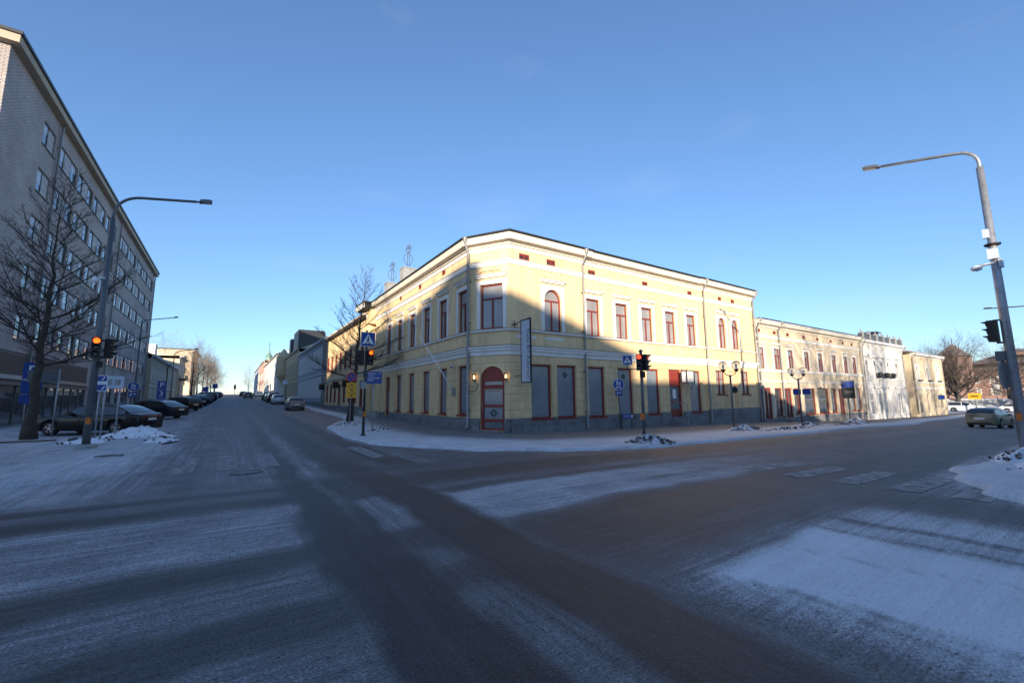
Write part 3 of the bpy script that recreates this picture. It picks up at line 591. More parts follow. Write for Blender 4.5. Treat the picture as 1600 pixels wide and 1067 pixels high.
# corner door with arch, fanlight, two glass panels
D = MB(); a, b, c, d = dc[:4]; n0, n1 = -.2, -.11
zs = d-(b-a)/2
D.prism(FC, archpoly(a, b, zs-.02, d-zs+.01), n0, n1+.01)
D.fbox(FC, a, a+.16, c, zs-.02, n0, n1); D.fbox(FC, b-.16, b, c, zs-.02, n0, n1)
for z0, z1 in ((c, c+.10), (c+.40, c+.55), (c+1.12, c+1.26), (c+2.02, c+2.22), (zs-.07, zs-.02)): D.fbox(FC, a+.16, b-.16, z0, z1, n0, n1-.002)
door = D.build('corner_door', 'red', CB)
for z0, z1, m in ((c+.10, c+.40, 'door_glass'), (c+.55, c+1.12, 'film'), (c+1.26, c+2.02, 'film'), (c+2.22, zs-.07, 'film')):
    g = MB(); g.fbox(FC, a+.15, b-.15, z0-.01, z1+.01, n0+.02, n0+.04); g.build('pane', m, door)
def star(par, F, s, z, r, n, m):
    mb = MB()
    for k in range(8):
        t = k*math.pi/4; e = r if k % 2 == 0 else r*.86; w_ = r*.17
        ax, az = math.sin(t), math.cos(t)
        mb.poly([F(s+ax*.12*r, z+az*.12*r, n), F(s+ax*e*.6+az*w_, z+az*e*.6-ax*w_, n), F(s+ax*e, z+az*e, n), F(s+ax*e*.6-az*w_, z+az*e*.6+ax*w_, n)][::-1])
    mb.build('star_decal', m, par)
star(door, FC, (a+b)/2, c+.84, .26, n0+.044, 'black')
X3 = lambda F: Vector((F.d.x, F.d.y, 0))
SHOP = 'Delis Bri Aderium'
text(door, SHOP, FC((a+b)/2, c+1.93, n0+.045), X3(FC), (0, 0, 1), .10, 'black', center=True)
text(door, SHOP, FC((a+b)/2, c+1.36, n0+.045), X3(FC), (0, 0, 1), .085, 'greypost', center=True)
h_ = MB(); h_.tube([FC(a+.09, c+1.0, n1), FC(a+.09, c+1.0, n1+.06), FC(a+.09, c+1.35, n1+.06), FC(a+.09, c+1.35, n1)], .014, 8); h_.build('handle', 'galv', door)
st = MB(); st.fbox(FC, .35, 2.25, -.35, .0, .076, .55); st.fbox(FC, .45, 2.15, .0, .115, .076, .38); st.build('doorstep', 'granite', CB)
for hh, F in ((g1[0], F1), (g2[0], F2), (g2[2], F2), (gL[0], FL)):
    text(CB, SHOP, F((hh[0]+hh[1])/2, hh[2]+.22, -.125), X3(F), (0, 0, 1), .095, 'black', center=True, name='window_lettering')
for hh, F in ((g1[1], F1), (g2[1], F2)): star(CB, F, (hh[0]+hh[1])/2, hh[3]-.5, .2, -.125, 'black')
# side doors
for F, h in ((FL, dL), (F2, d2)):
    q = MB(); q.fbox(F, h[0], h[1], 2.35, h[3], -.18, -.10); q.fbox(F, h[0], h[0]+.16, h[2], 2.35, -.18, -.10); q.fbox(F, h[1]-.16, h[1], h[2], 2.35, -.18, -.10)
    q.fbox(F, h[0]+.16, h[1]-.16, h[2], h[2]+.5, -.18, -.11); q.fbox(F, h[0]+.16, h[1]-.16, 1.3, 1.4, -.18, -.11)
    dd = q.build('side_door', 'red', CB); g = MB(); g.fbox(F, h[0]+.15, h[1]-.15, h[2]+.49, 2.36, -.165, -.15); g.build('pane', 'door_glass', dd)
    s = MB(); s.fbox(F, h[0]-.15, h[1]+.15, -.7, h[2]-.17, .076, .62); s.fbox(F, h[0]-.05, h[1]+.05, h[2]-.17, h[2], -.1, .34); s.build('doorstep', 'granite', CB)
q = MB(); q.fbox(F2, (d2[0]+d2[1])/2-.15, (d2[0]+d2[1])/2+.2, 1.55, 2.15, -.148, -.143); q.build('notice', 'swhite', CB)
q = MB(); q.tube([F2(s2(23.9), 1.35, .12), F2(s2(24.45), 1.2, .5), F2(s2(24.5), 1.12, .62), F2(s2(24.5), -.4, .62)], .022, 8); q.build('handrail', 'galv', CB)
# ornament, plates, wall lamps
o_ = MB(); k = 20
pts = [(1.2+.6*math.copysign(min(1, abs(math.cos(t))**.5), math.cos(t)), 8.05+.11*math.copysign(abs(math.sin(t))**.6, math.sin(t))) for t in np.linspace(0, 2*math.pi, 28)]
o_.tube([FC(x, z, .035) for x, z in pts], .025, 6); o_.fbox(FC, .98, 1.0, 7.95, 8.15, .01, .05); o_.fbox(FC, 1.38, 1.40, 7.95, 8.15, .01, .05); o_.build('ornament', 'ochre', CB)
for x0, x1 in ((.4, 1.63), (2.21, 3.42)): q = MB(); q.fbox(F1, x0, x1, 4.66, 4.80, .002, .02); q.build('name_plate', 'white', CB)
for s_, lb in ((.36, 'lit wall lantern on the left of the arched corner door'), (2.12, 'lit wall lantern on the right of the arched corner door')):
    p = FC(s_, 2.72, .16); t = thing('wall_lantern', p, lb, 'lantern', 'lanterns flanking the corner door')
    q = MB(); q.box(p[0]-.06, p[0]+.06, p[1]-.06, p[1]+.06, p[2]-.18, p[2]-.10); q.box(p[0]-.07, p[0]+.07, p[1]-.07, p[1]+.07, p[2]+.14, p[2]+.17)
    for dx in (-1, 1):
        for dy in (-1, 1): q.box(p[0]+dx*.055-.006, p[0]+dx*.055+.006, p[1]+dy*.055-.006, p[1]+dy*.055+.006, p[2]-.10, p[2]+.14)
    q.tube([FC(s_, 2.45, .03), FC(s_, 2.45, .14), FC(s_, 2.54, .16)], .012, 6); q.build('frame', 'black', t)
    q = MB(); q.lathe(p, [(.0, -.09), (.03, -.08), (.042, .0), (.03, .09), (0, .11)], 10); q.build('bulb', 'bulb', t, True)
rn = random.Random(8)
for k in range(7):
    z_ = .75+k*.17+rn.uniform(-.03, .03); q = MB(); w_ = rn.uniform(.02, .045); h_ = rn.uniform(.03, .06); q.fbox(FC, .01-w_, .01+w_, z_, z_+h_, .246, .249); q.build('sticker', 'swhite', CB)
# cable on the chamfer
q = MB(); q.tube([FC(.08, 2.05, .06), FC(.35, 2.05, .05), FC(.46, 2.12, .05), FC(.5, 2.3, .05), FC(.58, 2.42, .05)], .012, 6); q.build('cable', 'black', CB)
# hanging banner sign, flag pole, camera, lantern sign, arrow sign
t = thing('hanging_sign', (11.5, 16.2, 3.9), 'tall pale blue vertical banner sign with black frame on the corner building', 'sign')
q = MB(); q.box(11.465, 11.535, 15.83, 16.63, 2.38, 2.43); q.box(11.465, 11.535, 15.83, 16.63, 5.36, 5.42); q.box(11.465, 11.535, 15.83, 15.88, 2.43, 5.36); q.box(11.465, 11.535, 16.58, 16.63, 2.43, 5.36)
q.tube([(11.5, 17.25, 5.30), (11.5, 15.85, 5.44)], .022, 8); q.tube([(11.5, 17.2, 5.05), (11.5, 17.2, 5.5)], .02, 8); q.tube([(11.35, 17.2, 5.3), (11.65, 17.2, 5.3)], .02, 8); q.tube([(11.5, 17.25, 2.75), (11.5, 16.6, 2.75)], .02, 8)
q.build('frame', 'black', t)
q = MB(); q.box(11.475, 11.525, 15.88, 16.58, 2.43, 5.36); q.build('panel', 'lightbox', t)
text(t, SHOP, (11.472, 16.13, 4.92), (0, 0, -1), (0, -1, 0), .33, 'black')
t = thing('flagpole', (10.0, 20.83, 2.04), 'slanting white flagpole in a bracket on the yellow side wall', 'flagpole')
q = MB(); q.tube([(9.97, 20.85, 2.06), (9.3, 21.6, 3.55), (8.62, 22.38, 5.1)], [.032, .028, .018], 8); q.lathe((8.61, 22.39, 5.12), [(0, -.05), (.04, -.02), (.05, .02), (.0, .07)], 8); q.build('pole', 'swhite', t, True)
q = MB(); q.box(9.9, 10.02, 20.7, 20.98, 1.85, 2.25); q.tube([(9.99, 20.83, 2.0), (9.86, 20.98, 2.28)], .05, 8); q.build('bracket', 'galv', t)
t = thing('security_camera', (9.9, 20.6, 3.3), 'small white security camera under the storey band beside the flagpole', 'camera')
q = MB(); q.tube([(10.02, 20.95, 3.45), (9.8, 20.85, 3.4)], .02, 6); q.tube([(9.85, 20.95, 3.42), (9.72, 20.65, 3.34)], .06, 10); q.build('housing', 'swhite', t); q = MB(); q.tube([(9.72, 20.65, 3.34), (9.71, 20.635, 3.336)], .05, 10); q.build('lens', 'black', t)
t = thing('lantern_sign', (24.85, 16.8, 2.95), 'square translucent sign box in a black frame hanging by the red side door', 'sign')
q = MB()
for x in (24.42, 25.22):
    for y in (16.6, 17.0): q.box(x-.025, x+.025, y-.025, y+.025, 2.55, 3.33)
for z in (2.55, 3.30):
    q.box(24.42, 25.22, 16.58, 16.62, z, z+.04); q.box(24.42, 25.22, 16.98, 17.02, z, z+.04); q.box(24.40, 24.44, 16.6, 17.0, z, z+.04); q.box(25.20, 25.24, 16.6, 17.0, z, z+.04)
q.tube([(24.9, 17.35, 3.4), (24.9, 16.8, 3.42)], .02, 6); q.tube([(24.5, 16.6, 2.5), (24.65, 16.6, 2.38), (24.85, 16.6, 2.33), (25.05, 16.6, 2.38), (25.2, 16.6, 2.5)], .012, 6); q.tube([(24.85, 16.6, 2.33), (24.85, 16.6, 2.05)], .012, 6); q.build('frame', 'black', t)
q = MB(); q.box(24.45, 25.19, 16.63, 16.97, 2.59, 3.30); q.build('panel', 'swhite', t)
q = MB()
for i in range(6): q.tube([(24.55+.1*i, 16.62, 2.7+.03*(i % 2)), (24.6+.09*i, 16.62, 2.95+.05*((i*3) % 4)), (24.52+.11*i, 16.62, 3.2)], .012, 5)
q.build('drawing', 'ochre', t)
# chimneys with wrought iron finials
for x, y, z0, z1, w_, lb in ((12.6, 36.0, 10.2, 13.2, .62, 'taller grey brick chimney with iron finial at the end of the corner building'), (12.9, 41.6, 9.7, 13.2, .62, 'shorter grey brick chimney with iron finial behind the bare tree')):
    t = thing('chimney', (x, y, z0), lb, 'chimney', 'chimneys with iron finials')
    q = MB(); q.box(x-w_, x+w_, y-w_*.8, y+w_*.8, z0, z1); q.build('stack', 'concrete', t); q = MB(); q.box(x-w_-.05, x+w_+.05, y-w_*.8-.05, y+w_*.8+.05, z1, z1+.1); q.build('cap', 'concrete', t)
    q = MB(); zf = z1+.1
    for dx in (-.12, .12): q.tube([(x+dx, y, zf), (x+dx*.7, y, zf+1.6)], .03, 6)
    th = np.linspace(0, 2*math.pi, 18); q.tube([(x+.42*math.cos(a), y+.1, zf+.95+.52*math.sin(a)) for a in th], .025, 6, False)
    q.tube([(x+.22*math.cos(a), y+.1, zf+1.85+.25*math.sin(a)) for a in th], .03, 6, False); q.tube([(x+.13*math.cos(a), y, zf+2.05+.2*math.sin(a)) for a in th], .025, 6, False)
    q.tube([(x-.3, y, zf+1.75), (x+.34, y, zf+2.2)], .025, 6); q.tube([(x, y, zf+1.5), (x+.05, y, zf+2.4)], .025, 6); q.build('finial', 'greypost', t)

# ------------------------------------------------------------------ other street buildings
def shell(mb, F, L, depth, z0, z1):
    mb.quad(F(L, z0), F(L, z0, -depth), F(L, z1, -depth), F(L, z1)); mb.quad(F(0, z0, -depth), F(0, z0), F(0, z1), F(0, z1, -depth)); mb.quad(F(L, z0, -depth), F(0, z0, -depth), F(0, z1, -depth), F(L, z1, -depth))
def gable_roof(par, F, s0, s1, depth, ze, zr, m='roof', over=.45, ends=.25, thick=.08, name='roof'):
    q = MB(); a, b = s0-ends, s1+ends; e, r = over, -depth/2; zo = ze-(zr-ze)*over/(depth/2)
    q.quad(F(a, zo, e), F(b, zo, e), F(b, zr, r), F(a, zr, r)); q.quad(F(b, zo, -depth-over), F(a, zo, -depth-over), F(a, zr, r), F(b, zr, r))
    q.quad(F(a, zo-thick, e), F(a, zo, e), F(a, zr, r), F(a, zr-thick, r)); q.quad(F(b, zo, e), F(b, zo-thick, e), F(b, zr-thick, r), F(b, zr, r))
    q.quad(F(a, zo-thick, e), F(b, zo-thick, e), F(b, zo, e), F(a, zo, e)); q.quad(F(b, zo-thick, e), F(a, zo-thick, e), F(a, zr-thick, r), F(b, zr-thick, r))
    o = q.build(name, m, par)
    g = MB()
    for s in (s0, s1): g.poly([F(s, ze-.6, 0), F(s, ze-.6, -depth), F(s, ze, -depth), F(s, zr-.1, r), F(s, ze, 0)])
    return o, g
def hip_roof(par, F, s0, s1, depth, ze, zr, m='roof', over=.45, name='roof', inset=None):
    q = MB(); a, b = s0-over, s1+over; i = depth/2 if inset is None else inset
    q.quad(F(a, ze, over), F(b, ze, over), F(b-i, zr, -depth/2), F(a+i, zr, -depth/2)); q.quad(F(b, ze, -depth-over), F(a, ze, -depth-over), F(a+i, zr, -depth/2), F(b-i, zr, -depth/2))
    q.poly([F(a, ze, -depth-over), F(a, ze, over), F(a+i, zr, -depth/2)]); q.poly([F(b, ze, over), F(b, ze, -depth-over), F(b-i, zr, -depth/2)])
    q.quad(F(a, ze-.01, over), F(a, ze-.01, -depth-over), F(b, ze-.01, -depth-over), F(b, ze-.01, over)); return q.build(name, m, par)
def mould2(name, prof, m, F, L, par): return mould(name, prof, m, [F(0, 0)[:2], F(L, 0)[:2]], par)

# second building on the right street
F4 = FAC((34.68, 17.25), (56.4, 17.25)); s4 = lambda u: u-34.68
B2 = thing('shop_building', (45, 22, -.5), 'long low yellow two storey shop building next to the corner building', 'building')
up4 = [(s4(a)+.12, s4(a)+1.13, 3.84, 5.55) for a in (34.72, 37.28, 39.74, 42.78, 45.65, 48.7, 51.55, 53.82)]
at4 = [(s4(a)+.02-.26, s4(a)+.3, 6.78, 7.06) for a in (35.3, 37.88, 40.24, 43.3, 46.18, 49.14, 52.08, 54.34)]
gr4 = [(.05, .55, -.25, 2.28, 'd'), (s4(35.35), s4(36.6), -.25, 2.3, 'd'), (s4(37.1), s4(38.36), .0, 2.28, 'w'), (s4(38.78), s4(40.1), -.25, 2.29, 'd'), (s4(40.4), s4(41.45), .05, 2.28, 'w'), (s4(42.3), s4(44.6), -.02, 2.28, 'w'), (s4(45.05), s4(47.45), -.02, 2.3, 'w'), (s4(47.9), s4(49.25), 0, 2.3, 'w'), (s4(49.75), s4(51.1), -.4, 2.28, 'd'), (s4(52.65), s4(53.85), .05, 2.33, 'w'), (s4(54.1), s4(55.4), .05, 2.33, 'w')]
mb = MB(); wall(mb, F4, 0, F4.len, -1.6, 7.5, [h[:4] for h in up4+at4+gr4], .2); shell(mb, F4, F4.len, 11, -1.6, 7.5); mb.build('wall', 'oldyellow', B2)
for h in up4: window(B2, F4, *h, 'T', t=.06, dep=.11, sill=False, casing=(.16, .42, 'white'))
for h in at4: window(B2, F4, *h, 'C', t=.05, sill=False, dep=.1, gm='dark_glass', name='attic_window', simple=True)
for h in gr4:
    if h[4] == 'w': window(B2, F4, *h[:4], 'F', t=.09, gm='dark_glass' if h[0] < 14 else 'door_glass')
    else: window(B2, F4, *h[:4], 'C', t=.12, gm='dark_glass', sill=False, name='door')
mould2('cornice', [(0, 7.2), (.08, 7.22), (.12, 7.38), (.38, 7.45), (.42, 7.75), (0, 7.82)], 'cream', F4, F4.len, B2)
mould2('gutter', [(.36, 7.80), (.5, 7.76), (.52, 7.86), (.0, 7.88)], 'roof', F4, F4.len, B2)
mould2('attic_band', [(0, 6.35), (.05, 6.36), (.07, 6.56), (.11, 6.6), (0, 6.63)], 'white', F4, F4.len, B2)
mould2('sill_band', [(0, 3.55), (.08, 3.57), (.13, 3.66), (.13, 3.76), (0, 3.79)], 'white', F4, F4.len, B2)
mould2('storey_band', [(0, 2.74), (.06, 2.75), (.1, 2.84), (0, 2.88)], 'white', F4, F4.len, B2)
courses(B2, F4, 0, F4.len, -1.4, -.12, 1, [(h[0], h[1], h[2], h[3]) for h in gr4 if h[4] == 'd'], 'granite', 'plinth_stone', .06, .014, 2.0, 21)
for h in gr4:
    if h[4] == 'd': q = MB(); q.fbox(F4, h[0]-.1, h[1]+.1, -1.4, -.26, -.15, .3); q.build('doorstep', 'granite', B2)
gable_roof(B2, F4, 0, F4.len, 11, 7.88, 9.2, 'roofsnow', .48, 0)[1].build('gable_wall', 'oldyellow', B2)
for u in (34.95, 38.45, 56.2): pipe_down(B2, F4, s4(u)-.1, 7.8, -.5, .14, .46, .05)
for u in (35.5, 40.5, 51):
    q = MB(); q.box(u-.75, u+.75, 18.6, 19.6, 7.9, 8.35); q.box(u-.85, u+.85, 18.5, 19.7, 8.35, 8.45); q.build('roof_vent', 'greypost', B2)

# white building
F5 = FAC((56.5, 17.25), (70.0, 17.25)); s5 = lambda u: u-56.5
B3 = thing('white_building', (63, 22, -.7), 'old white plaster building with window pediments and roof balustrade down the right street', 'building')
up5 = [(s5(c)-.48, s5(c)+.48, 3.55, 5.45) for c in (58.0, 60.4, 62.5, 64.7, 67.6)]
gr5 = [(s5(57.9), s5(60.2), -.5, 1.9), (s5(60.6), s5(61.7), -.6, 1.9), (s5(62.3), s5(64.4), -.5, 1.9), (s5(67.0), s5(68.6), -.7, 1.85)]
mb = MB(); wall(mb, F5, 0, F5.len, -2, 7.5, up5+gr5, .2); shell(mb, F5, F5.len, 11, -2, 7.5); mb.build('wall', 'whiteplaster', B3)
for i, h in enumerate(up5):
    w_ = window(B3, F5, *h, 'T', t=.07, dep=.08, sill=False, fm='white', gm='dark_glass', casing=(.15, None, 'white'))
    c_ = (h[0]+h[1])/2; q = MB()
    if i % 2 == 0: q.prism(F5, [(c_-.85, 5.85), (c_+.85, 5.85), (c_, 6.35)], .0, .2)
    else: q.fbox(F5, c_-.8, c_+.8, 5.8, 5.95, 0, .2)
    q.build('pediment', 'white', w_)
for h in gr5: window(B3, F5, *h, 'C', t=.1, dep=.09, fm='white', gm='door_glass', sill=False, name='shop_window')
mould2('cornice', [(0, 7.1), (.1, 7.15), (.15, 7.3), (.45, 7.36), (.48, 7.6), (0, 7.66)], 'white', F5, F5.len, B3)
mould2('storey_band', [(0, 2.3), (.1, 2.35), (.1, 2.5), (0, 2.55)], 'white', F5, F5.len, B3); mould2('sill_band', [(0, 3.25), (.1, 3.28), (.13, 3.42), (0, 3.46)], 'white', F5, F5.len, B3)
for x in (.35, 2.7, 5.0, 7.1, 9.4, 13.1): q = MB(); q.fbox(F5, x-.22, x+.22, -1.2, 7.1, .001, .1); q.fbox(F5, x-.3, x+.3, 6.75, 7.05, .1, .16); q.build('pilaster', 'whiteplaster', B3)
mould2('parapet', [(.25, 7.66), (.25, 8.2), (.30, 8.2), (.30, 8.3), (-.05, 8.3), (-.05, 7.66)], 'greypost', F5, F5.len, B3)
for i in range(7): c_ = .4+i*F5.len/6.4; q = MB(); q.fbox(F5, c_-.16, c_+.16, 7.67, 8.5, -.02, .34); q.lathe(F5(c_, 8.5, .15), [(.08, 0), (.04, .08), (.09, .18), (.02, .3)], 8); q.build('parapet_pier', 'concrete', B3)
gable_roof(B3, F5, 0, F5.len, 11, 7.7, 9.0, 'roofsnow', .2, 0)[1].build('gable_wall', 'whiteplaster', B3)
q = MB(); q.fbox(F5, 12.2, 13.6, 8, 9.6, -3, -2); q.fbox(F5, 12.0, 13.9, 9.6, 9.7, -3.2, -1.8); q.build('chimney', 'black', B3)
for u in (56.7, 69.8): pipe_down(B3, F5, s5(u), 7.5, -.9, .14, .46, .05, 'gutter')
for i, c in enumerate((60.4, 62.5, 64.7)):
    p = F5(s5(c), 3.62, .38); t = thing('flower_box', p, 'dark evergreen flower box under the %s window of the white building' % ('second', 'middle', 'fourth')[i], 'flower box', 'flower boxes on the white building')
    q = MB(); q.box(p[0]-.22, p[0]+.22, p[1]-.12, p[1]+.2, p[2]-.12, p[2]+.08); q.build('box', 'black', t)
    q = MB(); rn = random.Random(i)
    for _ in range(220):
        x, y, z = p[0]+rn.uniform(-.27, .27), p[1]+rn.uniform(-.22, .2), p[2]+rn.uniform(0, .42); a_ = rn.uniform(0, 6.28); d_ = .09
        q.add([(x, y, z), (x+d_*math.cos(a_), y+d_*math.sin(a_), z+rn.uniform(-.05, .1)), (x-d_*.4*math.sin(a_), y+d_*.4*math.cos(a_), z+.1)], [(0, 1, 2)])
    q.build('sprigs', 'greenpost', t)

# cream building at the far corner
F6 = FAC((72.6, 17.05), (86.3, 17.05)); B4 = thing('cream_building', (79, 22, -.8), 'aged cream plaster building with hipped roof at the far street corner', 'building')
up6 = [(c-.5, c+.5, 3.4, 5.3) for c in (2.2, 6.6, 11.2)]; gr6 = [(1.6, 2.8, -.8, 1.7), (4.4, 5.6, -.9, 1.7), (8.0, 9.3, -.3, 1.7), (11.2, 12.4, -.3, 1.7)]
mb = MB(); wall(mb, F6, 0, F6.len, -2.2, 6.9, up6+gr6, .2); shell(mb, F6, F6.len, 11, -2.2, 6.9)
FR = FAC((70.0, 17.6), (72.6, 17.6)); rh = [(.5, 2.1, -1.2, 1.6)]; wall(mb, FR, 0, 2.6, -2, 6.7, rh, .4); mb.build('wall', 'oldyellow', B4)
q = MB(); q.fbox(FR, .5, 2.1, -1.5, 1.6, -.4, -.34); q.build('gate', 'black', B4)
for x in (.5, 4.3, 8.9, 13.3): q = MB(); q.fbox(F6, x-.28, x+.28, -1.2, 6.5, .001, .09); q.fbox(F6, x-.36, x+.36, 6.2, 6.45, .09, .14); q.build('pilaster', 'oldyellow', B4)
for h in up6: window(B4, F6, *h, 'T', t=.07, dep=.08, sill=False, fm='white', gm='dark_glass', casing=(.2, .45, 'white'))
for h in gr6: window(B4, F6, *h, 'C', t=.09, dep=.09, fm='beige', gm='dark_glass', sill=True, sillm='white')
mould2('cornice', [(0, 6.5), (.1, 6.55), (.15, 6.65), (.45, 6.7), (.48, 6.95), (0, 7.0)], 'white', F6, F6.len, B4); mould2('storey_band', [(0, 2.3), (.1, 2.33), (.1, 2.5), (0, 2.54)], 'white', F6, F6.len, B4); mould2('sill_band', [(0, 3.1), (.1, 3.13), (.12, 3.28), (0, 3.32)], 'white', F6, F6.len, B4)
hip_roof(B4, F6, -2.6, F6.len, 11, 7.0, 9.2, 'roofsnow', .55)
for s_ in (.15, F6.len-.2): pipe_down(B4, F6, s_, 6.9, -1, .14, .46, .05, 'gutter')
for c in (2.2, 6.6, 11.2): q = MB(); q.fbox(F6, c-.45, c+.45, 3.32, 3.5, .1, .35); q.build('planter', 'black', B4)
q = MB(); q.fbox(F6, 7.6, 9.8, 2.62, 2.85, .02, .06); q.build('shop_plate', 'ochre', B4)
q = MB(); q.fbox(F6, 9.95, 10.0, .9, 1.5, .05, .7); q.build('blade_sign', 'sblue', B4)

# --- far side of the left-hand street, behind the corner building
def row_house(name, label, p0, p1, depth, z0, ze, zr, wm, ups, grs, roofm='roofsnow', fm='white', gm='dark_glass', style='T', cornice='white', plinth=None, casing=None, bands=(), roof='gable', over=.4, dep=.055, sill=True, cd=.045):
    F = FAC(p0, p1); c = F(F.len/2, z0, -depth/2); B = thing(name, c, label, 'building')
    mb = MB(); wall(mb, F, 0, F.len, z0-1.5, ze, ups+grs, .2); shell(mb, F, F.len, depth, z0-1.5, ze); mb.build('wall', wm, B)
    for h in ups+grs: window(B, F, *h, style, t=.06, sill=sill, sillm=cornice, fm=fm, gm=gm, dep=dep, simple=True, casing=casing, cd=cd)
    if cornice: mould2('cornice', [(0, ze-.45), (.06, ze-.43), (.12, ze-.25), (over-.08, ze-.18), (over-.06, ze-.02), (0, ze+.01)], cornice, F, F.len, B)
    for zb in bands: mould2('storey_band', [(0, zb), (.08, zb+.02), (.1, zb+.2), (0, zb+.24)], cornice or wm, F, F.len, B)
    if plinth: q = MB(); q.fbox(F, 0, F.len, z0-1, plinth, .001, .07); q.build('plinth', 'granite', B)
    if roof == 'gable': gable_roof(B, F, 0, F.len, depth, ze, zr, roofm, over, .0)[1].build('gable_wall', wm, B)
    elif roof == 'hip': hip_roof(B, F, 0, F.len, depth, ze, zr, roofm, over)
    else: q = MB(); q.fbox(F, -.1, F.len+.1, ze, ze+.35, -depth-.1, over); q.build('roof', 'roof', B)
    return B, F
# glazed recess between the corner building and its neighbour
t = thing('glass_entrance', (10.6, 37.8, .2), 'recessed glass entrance between the corner building and its yellow neighbour', 'entrance')
q = MB(); q.box(10.9, 11.1, 36.55, 39.3, -.3, 7.6); q.build('back_wall', 'ochre', t)
q = MB(); q.box(10.55, 10.85, 36.55, 39.25, 3.25, 3.7); q.box(10.4, 10.9, 36.55, 39.25, 3.7, 3.8); q.build('canopy', 'galv', t)
q = MB()
for y in (36.6, 37.5, 38.4, 39.2): q.box(10.70, 10.78, y-.04, y+.04, .1, 3.25)
q.box(10.70, 10.78, 36.6, 39.2, 1.2, 1.28); q.build('frame', 'greypost', t); q = MB(); q.box(10.73, 10.75, 36.6, 39.2, .1, 3.25); q.build('pane', 'dark_glass', t)
q = MB(); q.box(9.5, 9.75, 33.9, 39.2, -.1, .62); q.build('ramp_wall', 'concrete', t)
Y2, FY = row_house('yellow_house', 'yellow neighbour house with black roof behind the bare street tree', (10.03, 59.4), (10.03, 39.3), 10, .4, 9.55, 12.6, 'yellow',
    [(59.4-v-.5, 59.4-v+.5, 4.9, 6.9) for v in (57.6, 55.2, 52.8, 50.4, 48, 45.6, 43.2, 40.8)], [(59.4-v-.5, 59.4-v+.5, 1.3, 3.5) for v in (57.6, 55.2, 52.8, 48, 45.6, 43.2)]+[(59.4-50.9, 59.4-49.9, .6, 3.4), (59.4-41.3, 59.4-40.3, .6, 3.4)], 'roof', 'red', 'dark_glass', 'C', 'cream', 1.0, bands=(3.9,), over=.5)
for v, lb in ((44.6, 'small black hanging shop sign nearest the bare street tree'), (49.4, 'black hanging shop sign in the middle of the yellow neighbour house'), (58.0, 'black hanging shop sign at the far end of the yellow neighbour house')):
    t = thing('blade_sign', (9.6, v, 3.3), lb, 'sign', 'hanging signs on the yellow neighbour house'); q = MB(); q.box(9.1, 9.75, v-.05, v+.05, 2.9, 3.6); q.build('panel', 'black', t); q = MB(); q.tube([(10.03, v, 3.7), (9.1, v, 3.7)], .025, 6); q.build('bracket', 'black', t)
pipe_down(Y2, FY, .12, 9.4, .5, .14, .5, .06)
# ornate gable end with bracketed cornice above the recess
q = MB(); q.box(9.5, 13.5, 38.4, 41.4, 9.9, 10.3); q.box(9.35, 13.6, 38.25, 41.5, 10.3, 10.45)
q.build('dormer_cornice', 'black', Y2)
q = MB(); q.box(10.05, 13.2, 38.6, 41.2, 8.5, 9.9); q.build('dormer_wall', 'yellow', Y2)
for k in range(6): q = MB(); q.box(9.32, 9.5, 38.5+k*.5, 38.7+k*.5, 9.92, 10.28); q.build('corbel', 'white', Y2)
GB, FG = row_house('grey_house', 'pale blue grey two storey house on the left street with tall narrow windows', (10.03, 87.5), (10.03, 60.6), 10, .7, 9.9, 12.4, 'greyplaster',
    [(2+k*2.2, 2.95+k*2.2, 6.0, 8.6) for k in range(11)], [(2+k*2.2, 2.95+k*2.2, 2.0, 4.5) for k in range(11)], 'roofsnow', 'white', 'dark_glass', 'C', 'white', 1.4, casing=(.26, None, 'white'), bands=(5.0,), cd=.05)
pipe_down(GB, FG, 26.7, 9.8, .7, .14, .4, .08)
YB, FYB = row_house('ochre_house', 'ochre house with dark steep dormers and corner oriel on the left street', (10.03, 113), (10.03, 88.2), 11, 1.6, 11.3, 13.6, 'ochre',
    [(3+k*3.2, 4.1+k*3.2, 6.6, 8.9) for k in range(7)], [(3+k*3.2, 4.1+k*3.2, 2.6, 5.0) for k in range(7)], 'roofsnow', 'beige', 'dark_glass', 'C', 'ochre', 2.2, bands=(5.7,))
for v0, v1, zt in ((91.5, 99, 15.4), (104, 107, 15.0)):
    q = MB(); q.box(10.2, 15, v0, v1, 11.2, zt); q.build('dormer', 'roof', YB)
q = MB(); q.lathe((9.7, 112.5, 0), [(.1, 5.2), (1.0, 6.6), (1.5, 7.2), (1.5, 11.4), (1.6, 11.5), (.2, 13.5), (0, 13.6)], 12); q.build('oriel', 'ochre', YB)
q = MB(); q.box(8.15, 8.25, 111.9, 113.1, 8.2, 10.4); q.build('oriel_window', 'dark_glass', YB)
row_house('sunlit_house', 'sunlit pale yellow house far up the left street', (9.0, 172), (9.0, 118), 11, 2, 13.2, 15, 'whiteplaster', [(2+k*3, 3.2+k*3, 8, 10.2) for k in range(17)], [(2+k*3, 3.2+k*3, 3.6, 6) for k in range(17)], 'roof', 'white', over=.5, bands=(6.9,))
row_house('pink_house', 'sunlit pink house far up the left street', (9.0, 206), (9.0, 173), 11, 3, 15.5, 17.5, 'pink', [(2+k*3, 3.2+k*3, 9, 11.5) for k in range(10)], [(2+k*3, 3.2+k*3, 5, 7.4) for k in range(10)], 'roof', 'white', over=.5)
row_house('distant_house', 'distant grey house at the top of the left street', (9.0, 250), (9.0, 208), 11, 3.8, 15.5, 18, 'greyplaster', [(2+k*4, 3.4+k*4, 10, 12.5) for k in range(12)], [(2+k*4, 3.4+k*4, 6, 8.4) for k in range(12)], 'roofsnow', over=.5)
